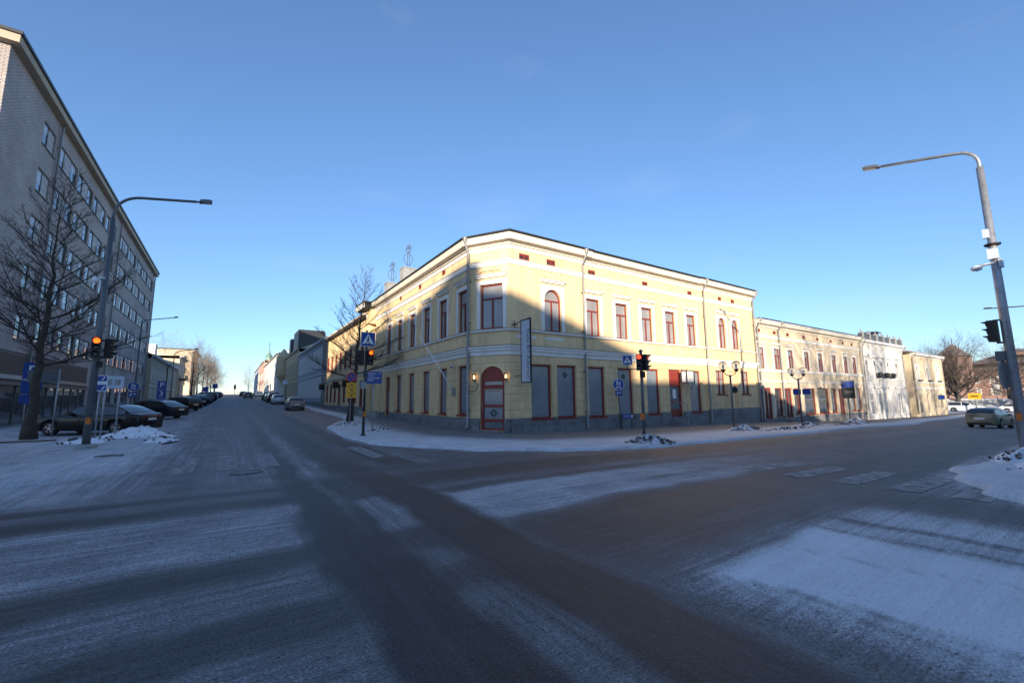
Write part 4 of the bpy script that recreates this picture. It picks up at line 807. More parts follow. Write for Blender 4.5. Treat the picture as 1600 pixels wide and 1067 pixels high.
t = thing('church_spire', (15, 254, 3), 'small green church spire rising over the houses up the left street', 'church tower')
q = MB(); q.box(12, 18, 251, 257, 2, 20.5); q.build('tower', 'whiteplaster', t); q = MB(); q.lathe((15, 254, 20.5), [(3.6, 0), (2.2, 1.6), (1.5, 2.0), (1.5, 3.4), (1.7, 3.6), (.6, 5.4), (.15, 8.5), (0, 8.6)], 8); q.build('spire', 'copper', t); q = MB(); q.tube([(15, 254, 29), (15, 254, 31.5)], .12, 6); q.build('cross', 'black', t)

# --- left-hand side of the left-hand street
LBv0, LBv1, LU, LZ = 31.4, 82.3, -11.0, 20.55
FLB = FAC((LU, LBv0), (LU, LBv1))          # travelling +v, outward is +u
LB = thing('office_block', (-18, 57, .2), 'six storey grey beige brick office block with ribbon windows on the left', 'building')
sb = lambda v: v-LBv0
bays = [(36.8, 38.9)]+[(39.65+k*4.45, 39.65+k*4.45+4.0) for k in range(4)]+[(59.3+k*4.45, 59.3+k*4.45+4.0) for k in range(5)]
hol = []
for r_ in range(5):
    for i, (a, b) in enumerate(bays): hol.append((sb(a), sb(b), 5.45+r_*3.1, 6.98+r_*3.1))
shop = [(sb(32.0), sb(40.6), .25, 4.7), (sb(41.9), sb(52.9), .25, 4.7), (sb(54.2), sb(57.6), .25, 3.4), (sb(59.5), sb(62.8), .25, 3.4), (sb(64.2), sb(71.5), .25, 3.4), (sb(73), sb(80.5), .25, 3.4)]
mb = MB(); wall(mb, FLB, 0, FLB.len, -.5, LZ, hol+shop, .16)
FS = FAC((-26, LBv0), (LU, LBv0)); wall(mb, FS, 0, FS.len, -.5, LZ, [], .1); mb.quad((LU, LBv1, -.5), (-26, LBv1, -.5), (-26, LBv1, LZ), (LU, LBv1, LZ)); mb.quad((-26, LBv1, -.5), (-26, LBv0, -.5), (-26, LBv0, LZ), (-26, LBv1, LZ)); mb.build('wall', 'lbrick', LB)
rn = random.Random(5)
for (a, b, c, d) in hol:
    q = MB(); t_ = .06; n0, n1 = -.14, -.07; ring(q, FLB, a, b, c, d, t_, n0, n1)
    segs = [(a+t_, a+.95, 'g'), (a+1.0, b-t_, 'p')] if b-a < 3 else [(a+t_, a+1.3, 'g'), (a+1.36, a+2.8, 'p'), (a+2.86, b-t_, 'g')]
    for x0, x1, k in segs[:-1]: q.fbox(FLB, x1, x1+.06, c+t_, d-t_, n0, n1)
    w_ = q.build('window', 'greypost', LB)
    for x0, x1, k in segs:
        if k == 'g':
            g = MB(); g.fbox(FLB, x0, x1, c+t_, d-t_, n0+.02, n0+.03); g.build('pane', 'office_glass', w_)
            if rn.random() < .6: g = MB(); g.fbox(FLB, x0+.02, x1-.02, d-t_-rn.uniform(.2, .9), d-t_, n0+.032, n0+.035); g.build('blind', 'lightbox', w_)
        else:
            g = MB()
            for j in range(3): g.fbox(FLB, x0, x1, c+t_+j*(d-c-2*t_)/3+.012, c+t_+(j+1)*(d-c-2*t_)/3-.012, n0+.02, n0+.06)
            g.build('infill_panel', 'bandgrey', w_)
    s = MB(); s.fbox(FLB, a-.05, b+.05, c-.06, c-.002, -.07, .07); s.build('sill', 'roof', w_)
for i, (a, b, c, d) in enumerate(shop):
    q = MB(); ring(q, FLB, a, b, c, d, .08, -.15, -.05)
    if d > 4: q.fbox(FLB, a+.08, b-.08, 2.72, 3.02, -.15, .12)
    n_ = max(2, int((b-a)/1.8))
    for k in range(1, n_): x = a+(b-a)*k/n_; q.fbox(FLB, x-.03, x+.03, c+.08, (2.72 if d > 4 else d-.08), -.15, -.05)
    w_ = q.build('shopfront', 'greypost', LB); g = MB(); g.fbox(FLB, a+.08, b-.08, c+.08, 2.73 if d > 4 else d-.08, -.12, -.11); g.build('pane', 'dark_glass', w_)
    if d > 4:
        g = MB(); g.fbox(FLB, a+.08, b-.08, 3.3, 4.62, -.13, -.02); w2 = g.build('grille_panel', 'brownpanel', w_)
        for k in range(10): g = MB(); g.fbox(FLB, a+.1, b-.1, 3.36+k*.125, 3.42+k*.125, -.019, .02); g.build('louvre', 'brownpanel', w2)
        g = MB(); g.fbox(FLB, a, b, 3.03, 3.28, -.1, .30); g.build('canopy', 'bandgrey' if i == 0 else 'beige', w_)
text(LB, 'evilla', FLB(sb(33.9), 2.15, -.10), (0, 1, 0), (0, 0, 1), .62, 'swhite', name='window_lettering')
for a, b in ((sb(46.6), sb(47.3)), (sb(50.2), sb(50.9))): q = MB(); q.fbox(FLB, a, b, 2.2, 2.65, -.105, -.10); q.build('notice', 'beige', LB)
q = MB(); q.box(-26.4, LU+.42, LBv0-.42, LBv1+.3, LZ, LZ+.45); q.build('roof_fascia', 'beige', LB); q = MB(); q.box(-26.5, LU+.52, LBv0-.52, LBv1+.4, LZ+.451, LZ+.62); q.build('roof', 'roof', LB)
q = MB(); q.box(-20, -13.2, LBv0+1.5, LBv0+6, LZ+.6, LZ+3.4); q.build('roof_plant_room', 'greypost', LB)
for v in (39.28, 58.3, 81.9): pipe_down(LB, FLB, sb(v), LZ-.05, .2, .13, .2, .07, hopper=False)
# low beige house next door, chimney and snowy roof
LH, FLH = row_house('beige_house', 'low beige two storey house with snowy roof and white chimney beyond the office block', (-10.4, 82.6), (-10.4, 118), 9, 1.5, 8.7, 11.3, 'beige', [(1.2+k*2.0, 2.0+k*2.0, 4.6, 6.6) for k in range(16)], [(1.5+k*4.2, 2.6+k*4.2, 2.2, 3.6) for k in range(8)], 'roofsnow', 'white', 'dark_glass', 'C', 'white', 2.0, over=.5, bands=(3.9,))
q = MB(); q.box(-14.6, -13.2, 108, 110.5, 9, 12.9); q.build('chimney', 'whiteplaster', LH)
pipe_down(LH, FLH, 18, 8.5, 1.6, .14, .5, .08, 'black')
OH, FOH = row_house('ornate_house', 'ornate cream house with balcony and arched brown gate on the left side', (-10.2, 119), (-10.2, 133), 12, 2.3, 11.6, 12.8, 'oldyellow', [(1.5+k*3.2, 2.8+k*3.2, 7.6, 10.2) for k in range(4)], [(6.5, 8, 3.2, 5.4), (10, 11.5, 3.2, 5.4)], 'roofsnow', 'white', 'dark_glass', 'T', 'white', 3.0, over=.7)
q = MB(); q.prism(FOH, archpoly(1.5, 5, 4.6, 1.6)+[(1.5, 2), (5, 2)], .02, .08); q.build('arched_gate', 'brownpanel', OH); q = MB(); q.fbox(FOH, .8, 9, 6.4, 6.6, .0, 1.2); q.fbox(FOH, .8, 9, 6.6, 7.4, 1.12, 1.2); q.build('balcony', 'black', OH)
TH, FTH = row_house('tall_house', 'tall sunlit tan apartment house behind trees at the top of the left street', (-12.5, 185), (-12.5, 215), 20, 3, 19.3, 20.5, 'oldyellow', [(2+k*3.4, 3.4+k*3.4, 7+j*4, 9.2+j*4) for k in range(8) for j in range(3)], [], 'roof', 'beige', over=1.0, roof='flat', sill=False)
FT2 = FAC((-32.5, 185), (-12.5, 185))
for k in range(5):
    for j in range(3): window(TH, FT2, 2+k*3.8, 3.4+k*3.8, 7+j*4, 9.2+j*4, 'C', dep=-.06, t=.08, fm='beige', gm='dark_glass', sill=False, simple=True)

# --- far right: red brick barracks with tower, beyond the snow field
RB = thing('brick_hall', (225, 30, -1.5), 'long red brick building with grey hipped roofs far behind the snowy park', 'building')
FRB = FAC((228, 68), (228, -30)); Lr = FRB.len
wr = [(3+k*4.6, 4.8+k*4.6, zz, zz+2.4) for k in range(20) for zz in (1.0, 5.2)]
mb = MB(); wall(mb, FRB, 0, Lr, -3, 9.2, wr, .25); shell(mb, FRB, Lr, 16, -3, 9.2); mb.build('wall', 'rbrick', RB)
for h in wr: window(RB, FRB, *h, 'C', t=.22, fm='white', gm='curtain', sill=False, simple=True, casing=(.25, None, 'white'))
hip_roof(RB, FRB, 0, Lr, 16, 9.2, 12.6, 'tile', .6)
q = MB(); q.box(232, 242, 20, 38, 9.2, 12.2); q.build('roof_block', 'tile', RB); hip_roof(RB, FAC((229, 38), (229, 14)), 0, 24, 14, 12.3, 15.4, 'tile', 1.0, 'upper_roof'); q = MB(); q.box(231, 241, 22, 30, 15, 16.2); q.build('cupola', 'rbrick', RB); hip_roof(RB, FAC((231, 30.5), (231, 21.5)), 0, 9, 10, 16.2, 17.6, 'tile', .5, 'cupola_roof')
t = thing('brick_tower', (222, 40, -1.5), 'square red brick tower with pointed grey roof above the park trees', 'tower')
q = MB(); q.box(217.5, 226.5, 36.3, 44.0, -3, 15.0); q.build('wall', 'rbrick', t); q = MB(); q.add([(217, 35.8, 15), (227, 35.8, 15), (227, 44.5, 15), (217, 44.5, 15), (222, 40.1, 20)], [(0, 1, 4), (1, 2, 4), (2, 3, 4), (3, 0, 4)]); q.build('roof', 'tile', t); q = MB(); q.tube([(222, 40.1, 19.5), (222, 40.1, 22)], .12, 6); q.build('finial', 'black', t)
t = thing('park_wall', (150, 20, -1.5), 'low snow capped stone wall across the park', 'wall')
q = MB(); q.box(149.7, 150.3, -40, 60, -2, .1); q.build('stone', 'concrete', t); q = MB(); q.box(149.6, 150.4, -40, 60, .1, .35); q.build('snow_cap', 'snow', t)
mb = MB()
for k in range(24):
    for j in range(8):
        u0, v0 = 108+k*1.7, -30+j*7
        P4 = [(a, b, -1.45+1.3*math.exp(-((a-128)/10)**2)*math.exp(-((b-2)/14)**2)) for a, b in ((u0, v0), (u0+1.7, v0), (u0+1.7, v0+7), (u0, v0+7))]; mb.quad(*P4)
struct(mb.build('snow_bank', 'snow', None, True))

# --- blocks out of the frame that shade the crossing
def block(name, label, x0, x1, y0, y1, zt, m, fl, win='dark_glass'):
    t = thing(name, ((x0+x1)/2, (y0+y1)/2, 0), label, 'building')
    q = MB(); q.box(x0, x1, y0, y1, -1, zt); q.build('wall', m, t); q = MB(); q.box(x0-.3, x1+.3, y0-.3, y1+.3, zt, zt+.3); q.build('roof', 'roof', t)
    for Fx in (FAC((x1, y0), (x1, y1)), FAC((x1, y1), (x0, y1))):
        n_ = int(Fx.len/4)
        for k in range(n_):
            for j in range(fl): g = MB(); s = 1+k*Fx.len/n_; ring(g, Fx, s, s+1.6, 1.2+j*3.2, 2.9+j*3.2, .1, 0, .05); w_ = g.build('window', 'white', t); g = MB(); g.fbox(Fx, s+.1, s+1.5, 1.3+j*3.2, 2.8+j*3.2, .002, .02); g.build('pane', win, w_)
    return t
A_ = block('apartment_block', 'six storey apartment block behind the viewer on the left, outside the frame', -52, -32, -49.4, -8, 19.4, 'beige', 5)
q = MB(); q.box(-37, -32.1, -35.6, -32.7, 19.7, 21.2); q.build('lift_house', 'beige', A_)
block('shade_block', 'added four storey shade caster behind the viewer, outside the frame', -26, -9.5, -45, -30, 13.2, 'beige', 3)  # unseen block added to close a sunlit gap on the crossing
block('low_shade_block', 'long low shade caster added behind the viewer on the right, outside the frame', 17.2, 62, -14, -6.2, 3.7, 'beige', 1)  # unseen low block added to keep the right-hand road in shade
block('low_house', 'low two storey house behind the viewer on the right, outside the frame', 9.6, 16.6, -22, -5.2, 7.4, 'ochre', 2)

# ------------------------------------------------------------------ bare trees
def make_tree(name, label, base, h, seed, trunk_r=.17, fork=.30, spread=1.0, levels=5, dens=1.0, tm='bark', cm='twig', group=None, lean=(0, 0), low=.18, t=None):
    rn = random.Random(seed); B = Vector(base); t = thing(name, base, label, 'tree', group)
    tr, cr = MB(), MB(); H = h
    def rv(s): return Vector((rn.gauss(0, s), rn.gauss(0, s), rn.gauss(0, s)))
    def branch(p, d, L, r, lev):
        n = 5 if lev < 3 else 3; pts = [p]; rad = [r]; d = d.normalized(); nodes = []
        for i in range(n):
            d = (d+rv(.10+.03*lev)+Vector((0, 0, .07 if lev < 3 else .03))).normalized(); p = p+d*(L/n); pts.append(p); rad.append(max(.0055, r*(1-.66*(i+1)/n))); nodes.append((p, d.copy(), rad[-1], (i+1)/n))
        (tr if lev == 0 else cr).tube(pts, rad, (9, 7, 5, 4, 3, 3)[lev], lev < 2)
        if lev >= levels: return
        k = max(2, int(round(rn.uniform(3.2, 4.8)*dens)))
        for j in range(k):
            f = rn.uniform(.25, 1); q, dd, rr, _ = nodes[min(n-1, int(f*n))]
            ax = dd.cross(rv(1)).normalized(); ang = rn.uniform(.45, .95)
            nd = (dd*math.cos(ang)+ax.cross(dd).normalized()*math.sin(ang)+Vector((0, 0, .12))).normalized()
            branch(q-dd*(L/n)*rn.random()*.8, nd, L*rn.uniform(.48, .72), max(.005, rr*rn.uniform(.55, .8)), lev+1)
        branch(nodes[-1][0], nodes[-1][1], L*.6, nodes[-1][2], lev+1)
    # trunk
    n = 9; p = B.copy(); pts = [B-Vector((0, 0, .1))]; rad = [trunk_r*1.55]
    top = h*.72
    for i in range(n):
        z = (i+1)/n; p = B+Vector((lean[0]*z+rn.gauss(0, .05), lean[1]*z+rn.gauss(0, .05), top*z)); pts.append(p); rad.append(trunk_r*(1-.80*z**1.2)*(1.12 if i == 0 else 1))
    tr.tube(pts, rad, 11)
    nb = int(13*dens); a0 = rn.uniform(0, 6.28)
    for j in range(nb):
        z = low/.72+(1-low/.72)*(j+.5)/nb; z = min(z, .98); i = min(n-1, int(z*n)); f = z*n-i; q = pts[i+1]*f+pts[i]*(1-f) if i+1 < len(pts) else pts[-1]
        q = pts[i]*(1-f)+pts[i+1]*f; a = a0+j*2.4+rn.gauss(0, .3); el = .15+.95*z+rn.gauss(0, .1)
        L = h*spread*(.40-.16*z)*rn.uniform(.8, 1.15)
        branch(q, Vector((math.cos(a)*math.cos(el), math.sin(a)*math.cos(el), math.sin(el))), L, rad[i]*rn.uniform(.36, .5), 2 if levels < 5 else 1)
    branch(pts[-1], Vector((lean[0]*.1, lean[1]*.1, 1)), h*.28, rad[-1], 2)
    tr.build('trunk', tm, t, True); cr.build('crown', cm, t); return t
def leader_tree(name, label, base, h, seed, r0, reach, nb, low, lean=(0, 0)):
    """Bare street tree with one straight leader and long thin ascending branches."""
    rn = random.Random(seed); B = Vector(base); t = thing(name, base, label, 'tree'); tr, cr = MB(), MB(); n = 14; P = [B-Vector((0, 0, .1))]; Rr = [r0*1.5]
    for i in range(n):
        z = (i+1)/n; P.append(B+Vector((lean[0]*z+rn.gauss(0, .035), lean[1]*z+rn.gauss(0, .035), h*z))); Rr.append(max(.012, r0*(1-z)**1.15*(1.1 if i == 0 else 1)))
    tr.tube(P, Rr, 11)
    def limb(p, d, L, r, lev):
        k = (9, 6, 4)[lev]; pts = [p]; rad = [r]; dirs = [d.normalized()]; d = d.normalized()
        for i in range(k):
            d = (d+Vector((rn.gauss(0, .07), rn.gauss(0, .07), rn.gauss(0, .05)+(.055, .03, .02)[lev]))).normalized(); p = p+d*(L/k); pts.append(p); rad.append(max(.005, r*(1-.8*(i+1)/k))); dirs.append(d)
        cr.tube(pts, rad, (6, 4, 3)[lev], False)
        if lev == 2: return
        m = int(L*(4.8, 6.0)[lev]+2)
        for j in range(m):
            f = .18+.8*(j+rn.random())/m; q = min(k, max(1, int(f*k+.5))); dd = dirs[q]; side = dd.cross(Vector((0, 0, 1))).normalized()*(1 if j % 2 else -1)+Vector((0, 0, rn.uniform(-.25, .6))); a = rn.uniform(.5, .9)
            limb(pts[q]-dd*(L/k)*rn.random(), dd*math.cos(a)+side.normalized()*math.sin(a), (L*rn.uniform(.22, .42)*(1.15-.6*f) if lev == 0 else L*rn.uniform(.3, .55)), max(.006, rad[q]*.6), lev+1)
    a = rn.uniform(0, 6.28)
    for j in range(nb):
        z = low+(1-low)*((j+.3)/nb)**.9; a += 2.4+rn.gauss(0, .25); i = min(n-1, int(z*n)); f = z*n-i; q = P[i]*(1-f)+P[i+1]*f; el = .12+1.0*(z-low)/(1-low)+rn.gauss(0, .08)
        limb(q, Vector((math.cos(a)*math.cos(el), math.sin(a)*math.cos(el), math.sin(el))), reach*(1.05-.72*(z-low)/(1-low))*rn.uniform(.75, 1.15), Rr[i]*rn.uniform(.3, .42), 0)
    tr.build('trunk', 'bark', t, True); cr.build('crown', 'twig', t); return t
leader_tree('street_tree', 'large bare tree in front of the grey office block', (-6.84, 25.7, .15), 10.8, 11, .20, 4.3, 36, .27)
leader_tree('street_tree', 'bare tree on the pavement behind the crossing sign and traffic light', (6.75, 30.2, .2), 10.0, 7, .19, 3.9, 32, .28, (.7, -.1))
t = thing('tree_grate', (-6.8, 24.6, .16), 'rusty iron tree grate edge in the snow by the left tree', 'grate')
q = MB(); q.box(-9.0, -5.7, 24.05, 24.22, .10, .24); q.box(-9.0, -5.7, 24.35, 24.42, .10, .2); q.build('edge', 'brownpanel', t)
t = thing('kerb_bollard', (-7.2, 23.9, .12), 'short dark bollard beside the left tree grate', 'bollard'); q = MB(); q.lathe((-7.2, 23.9, .05), [(.06, 0), (.06, .22), (.04, .26), (0, .27)], 10); q.build('post', 'black', t, True)
M['twig_sun'] = mat('sunlit_twig', (.20, .145, .10), .9, var=.3, scale=1)  # lighter copy of twig, sunshine on the far crowns put into its colour
far_trees = [((-17.5, 160, 3), 17, 1, 'bare tree behind the chimney of the low beige house'), ((-8.6, 134, 2.6), 13.5, 2, 'bare tree in front of the tall tan apartment house'), ((-8.2, 146, 2.9), 13, 3, 'bare sunlit street tree beside the ornate house'),
             ((-7.6, 160, 3.2), 13, 4, 'bare street tree leaning over the far parked cars'), ((-7.2, 176, 3.5), 12.5, 5, 'bare street tree near the crest of the left street'), ((-6.8, 195, 4), 11.5, 6, 'second last bare tree at the crest of the left street'), ((-6.4, 220, 4), 10, 7, 'last bare tree at the crest of the left street')]
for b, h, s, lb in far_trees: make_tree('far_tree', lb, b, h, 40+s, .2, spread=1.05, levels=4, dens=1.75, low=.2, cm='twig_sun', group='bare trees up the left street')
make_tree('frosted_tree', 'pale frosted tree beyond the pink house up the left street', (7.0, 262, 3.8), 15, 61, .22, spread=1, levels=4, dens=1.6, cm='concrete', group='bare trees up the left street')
park = [((112, 20.5, -1.4), 11.5, 1, 'broad dark park tree left of the yellow road sign', 1.5), ((128, 15.5, -1.4), 11, 2, 'wide park tree behind the white parked car', 1.4), ((135, 27, -1.4), 12, 3, 'bare park tree beside the cream corner building', 1.3), ((140, 8, -1.4), 10, 4, 'bare park tree behind the right lamp post', 1.3), ((150, 33, -1.4), 11, 5, 'bare park tree below the brick tower', 1.3)]
for b, h, s, lb, sp in park: make_tree('park_tree', lb, b, h, 70+s, .42, spread=sp, levels=4, dens=1.9, low=.12, group='bare trees in the park')
for i, (b, h) in enumerate((((20.5, -16, -.3), 17), ((28, -16.5, -.5), 16), ((36, -16, -.7), 17), ((45, -17, -.9), 16), ((55, -16, -1), 16))):
    make_tree('park_tree', 'bare tree outside the frame, %s the low house behind the viewer' % ('nearest to', 'second from', 'third from', 'fourth from', 'farthest from')[i], b, h, 90+i, .3, spread=1.15, levels=4, dens=1.9, low=.2, group='bare trees out of the frame')

# ------------------------------------------------------------------ signs
def plate(par, c, nrm, w_, h_, m, name='plate', th=.02, shape='rect', roty=0):
    """Flat panel centred at c facing nrm (horizontal)."""
    nrm = Vector((nrm[0], nrm[1], 0)).normalized(); xd = Vector((-nrm.y, nrm.x, 0)); c = Vector(c)
    P = lambda x, z, k: tuple(c+xd*x+Vector((0, 0, 1))*z+nrm*k)
    q = MB()
    if shape == 'rect': poly = [(-w_/2, -h_/2), (w_/2, -h_/2), (w_/2, h_/2), (-w_/2, h_/2)]
    elif shape == 'circle': poly = [(w_/2*math.cos(a), w_/2*math.sin(a)) for a in np.linspace(0, 2*math.pi, 28, endpoint=False)]
    else: poly = shape
    q.prism(lambda a, z, k: P(a, z, k), poly, -th, 0)
    o = q.build(name, m, par); recalc(o); return o, P
def decal(par, P, polys, m, name, k=.004):
    q = MB()
    for po in polys: q.poly([P(x, z, k) for x, z in po])
    return q.build(name, m, par)
def disc(cx, cz, r, n=10): return [(cx+r*math.cos(a), cz+r*math.sin(a)) for a in np.linspace(0, 2*math.pi, n, endpoint=False)]
def bar(x0, z0, x1, z1, w_):
    d = Vector((x1-x0, z1-z0)).normalized()*w_/2; return [(x0-d.y, z0+d.x), (x0+d.y, z0-d.x), (x1+d.y, z1-d.x), (x1-d.y, z1+d.x)][::-1]
def walker(s=1, dx=0, dz=0): 
    f = lambda pl: [(x*s+dx, z*s+dz) for x, z in pl]
    return [f(disc(0, .16, .035)), f(bar(0, .12, -.01, -.01, .055)), f(bar(0, 0, -.09, -.17, .035)), f(bar(0, 0, .08, -.17, .035)), f(bar(0, .10, -.09, .0, .025)), f(bar(0, .10, .09, .02, .025))]
def crossing_sign(par, c, nrm, w_=.62):
    p, P = plate(par, c, nrm, w_, w_, 'swhite', 'plate'); s = w_/.62
    decal(p, P, [[(x*s, z*s) for x, z in ((-.29, -.29), (.29, -.29), (.29, .29), (-.29, .29))]], 'sblue', 'blue_field', .003)
    decal(p, P, [[(x*s, z*s) for x, z in ((-.25, -.2), (.25, -.2), (0, .25))]], 'swhite', 'triangle', .006)
    decal(p, P, [[(x*s*.95, (z-.055)*s*.95) for x, z in pl] for pl in walker()]+[[((x+dx)*s, z*s) for x, z in ((-.025, -.2), (.0, -.2), (.005, -.16), (-.015, -.16))] for dx in (-.16, -.1, .03, .11, .17)], 'black', 'walking_figure', .009)
def round_blue(par, c, nrm, d_=.62):
    p, P = plate(par, c, nrm, d_, d_, 'swhite', 'round_plate', shape='circle'); decal(p, P, [disc(0, 0, d_*.47, 28)], 'sblue', 'blue_field', .003)
    decal(p, P, walker(.9, -.06, .09)+walker(.6, .09, .06)+[disc(-.09, -.17, .045, 10), disc(.09, -.17, .045, 10), bar(-.09, -.17, 0, -.09, .02), bar(0, -.09, .09, -.17, .02), bar(-.03, -.14, .07, -.1, .02)], 'swhite', 'symbols', .006)
def post(par, x, y, z0, z1, r=.03, m='galv', lean=(0, 0)):
    q = MB(); q.tube([(x, y, z0-.15), (x+lean[0], y+lean[1], z1)], r, 10); return q.build('post', m, par, True)
TOC = lambda x, y: (-x, -y)
# ------------------------------------------------------------------ traffic lights
def signal_head(par, c, nrm, n=3, lit=None, s=1.0, backing=False):
    """Signal head: housing with visors; lit maps lens index (0 top) to a material."""
    lit = lit or {}; nrm = Vector((nrm[0], nrm[1], 0)).normalized(); xd = Vector((-nrm.y, nrm.x, 0)); c = Vector(c); up = Vector((0, 0, 1)); g = .25*s
    P = lambda x, z, k: tuple(c+xd*x+up*z+nrm*k); h = g*n
    q = MB(); q.fbox(P, -.135*s, .135*s, -h/2, h/2, -.18*s, .0)
    for i in range(n): q.fbox(P, -.14*s, .14*s, h/2-g*(i+1)+.008, h/2-g*i-.008, .0, .02)
    hd = q.build('signal_head', 'blackpl', par)
    for i in range(n):
        z = h/2-g*(i+.5); m = 12
        v = MB(); A = [math.pi*(-.18+1.36*j/m) for j in range(m+1)]
        for a0, a1 in zip(A, A[1:]):
            f = lambda a, k, r=.112*s: P(r*math.cos(a), z+r*math.sin(a), k)
            k0, k1 = .02+.19*s*max(.15, math.sin(max(0, min(math.pi, a0)))), .02+.19*s*max(.15, math.sin(max(0, min(math.pi, a1))))
            v.quad(f(a0, .01), f(a1, .01), f(a1, k1), f(a0, k0)); v.quad(f(a1, .01, .104*s), f(a0, .01, .104*s), f(a0, k0, .104*s), f(a1, k1, .104*s)); v.quad(f(a0, k0), f(a1, k1), f(a1, k1, .104*s), f(a0, k0, .104*s))
        v.build('visor', 'blackpl', hd)
        l = MB(); rr = .098*s
        l.add([P(0, z, .05)]+[P(rr*.7*math.cos(a), z+rr*.7*math.sin(a), .043) for a in np.linspace(0, 2*math.pi, 16, endpoint=False)]+[P(rr*math.cos(a), z+rr*math.sin(a), .024) for a in np.linspace(0, 2*math.pi, 16, endpoint=False)],
              [(0, 1+j, 1+(j+1) % 16) for j in range(16)]+[(1+j, 17+j, 17+(j+1) % 16, 1+(j+1) % 16) for j in range(16)])
        l.build('lens', lit.get(i, 'l_off'), hd, True)
    return hd
def button(par, x, y, z, nrm):
    n_ = Vector((nrm[0], nrm[1], 0)).normalized(); q = MB(); q.box(x+n_.x*.07-.06, x+n_.x*.07+.06, y+n_.y*.07-.06, y+n_.y*.07+.06, z-.11, z+.11); q.build('push_button', 'orange', par)
def lamp_post(name, label, x, y, z0, ztop, arm, arm_len, rise, r0, r1, m='galv', bend=.9, head_l=.55):
    t = thing(name, (x, y, z0), label, 'lamp post'); a = Vector((arm[0], arm[1], 0)).normalized()
    q = MB(); q.tube([(x, y, z0-.1), (x, y, z0+(ztop-z0)*.45), (x, y, ztop)], [r0, r0*.86, r0*.68], 14); q.build('pole', m, t, True)
    q = MB(); pts = [(x, y, ztop-.12), (x, y, ztop+.15)]
    for k in range(1, 9):
        th = k/8*(math.pi/2-math.atan2(rise, arm_len)); pts.append((x+a.x*bend*(1-math.cos(th)), y+a.y*bend*(1-math.cos(th)), ztop+.15+bend*math.sin(th)))
    e = Vector(pts[-1]); f = Vector((x+a.x*arm_len, y+a.y*arm_len, e.z+rise*(arm_len-(e.xy-Vector((x, y))).length)/arm_len)); pts.append(tuple(f))
    q.tube(pts, [r1]*len(pts), 10); q.build('arm', m, t, True)
    d = (f-e).normalized(); sd_ = Vector((-a.y, a.x, 0)); G = lambda s, z, n: tuple(f+d*s+sd_*n+Vector((0, 0, 1))*z)
    q = MB(); q.tube([tuple(f-d*.05), tuple(f+d*.12)], r1*.8, 8); q.fbox(G, .1, .1+head_l, -.03, .06, -.13, .13); q.fbox(G, .16, .05+head_l, .06, .10, -.09, .09); hd = q.build('lamp_head', 'greypost', t)
    q = MB(); q.fbox(G, .2, .06+head_l, -.042, -.031, -.1, .1); q.build('diffuser', 'head', hd); return t
# left lamp post with signals
LX, LY = -4.03, 20.22; lz = Z(LX, LY)+.1
t = lamp_post('lamp_post', 'tall grey lamp post with red traffic light by the left parked cars', LX, LY, lz, 8.3, (1, .06), 2.35, .45, .115, .05, 'greypost', .85, .42)
q = MB(); q.lathe((LX, LY, lz-.06), [(.30, 0), (.30, .16), (.24, .2), (.12, .2)], 12); q.build('base', 'concrete', t)
signal_head(t, (LX+.02, LY-.30, 3.55), (.12, -1), 3, {0: 'l_orange'}, .92); signal_head(t, (LX+.36, LY+.05, 3.55), (1, -.12), 3, {}, .92)
q = MB(); q.box(LX-.03, LX+.03, LY-.30, LY, 3.2, 3.26); q.box(LX-.03, LX+.03, LY-.30, LY, 3.8, 3.86); q.box(LX, LX+.3, LY-.03+.05, LY+.03+.05, 3.2, 3.26); q.box(LX, LX+.3, LY+.02, LY+.08, 3.8, 3.86); q.build('bracket', 'black', t)
button(t, LX, LY-.05, 1.05, (.2, -1)); q = MB(); q.box(LX+.05, LX+.2, LY-.15, LY+.02, 2.88, 3.08); q.build('sounder_box', 'black', t)
q = MB(); q.lathe((LX-.25, LY-.1, 5.95), [(0, .10), (.07, .07), (.085, -.06), (.05, -.09), (0, -.1)], 12); q.box(LX-.2, LX, LY-.13, LY-.07, 6.0, 6.06); q.build('detector', 'swhite', t, True)
# two sign posts beside it
t = thing('sign_post', (-4.22, 23.05, .16), 'small blue and white parking plate on a grey post right of the lamp post', 'sign'); post(t, -4.22, 23.05, .16, 2.75)
p, P = plate(t, (-4.42, 22.99, 2.42), (.05, -1), .5, .62, 'swhite'); decal(p, P, [[(-.22, .08), (.22, .08), (.22, .28), (-.22, .28)], [(-.22, -.28), (.22, -.28), (.22, -.06), (-.22, -.06)]], 'sblue', 'blue_field'); decal(p, P, [bar(.08, .12, .16, .24, .04), bar(.1, -.24, .18, -.12, .04)], 'swhite', 'marks', .008)
t = thing('sign_post', (-4.01, 24.31, .18), 'white sign with blue strip on a grey post in front of the dark sedan', 'sign'); post(t, -4.0, 24.31, .18, 2.7); post(t, -4.62, 24.31, .18, 2.7)
p, P = plate(t, (-4.28, 24.25, 2.5), (.05, -1), .78, .52, 'lightbox'); decal(p, P, [[(-.36, -.2), (-.24, -.2), (-.24, .2), (-.36, .2)]], 'sblue', 'blue_strip'); decal(p, P, [[(-.16+k*.26, -.12), (.03+k*.26, -.12), (.03+k*.26, .12), (-.16+k*.26, .12)] for k in (0, 1)], 'concrete', 'marks', .006)
t = thing('sign_post', (-6.72, 27.84, .2), 'bare thin sign post between the left tree and the lamp post', 'sign'); post(t, -6.72, 27.84, .2, 3.2); p, P = plate(t, (-7.2, 27.8, 2.85), (.3, -1), 1.0, .55, 'greypost', 'plate')
t = thing('parking_sign', (-8.1, 29.9, .22), 'tall blue parking sign half hidden behind the left tree trunk', 'sign'); post(t, -8.1, 29.9, .2, 3.7); 
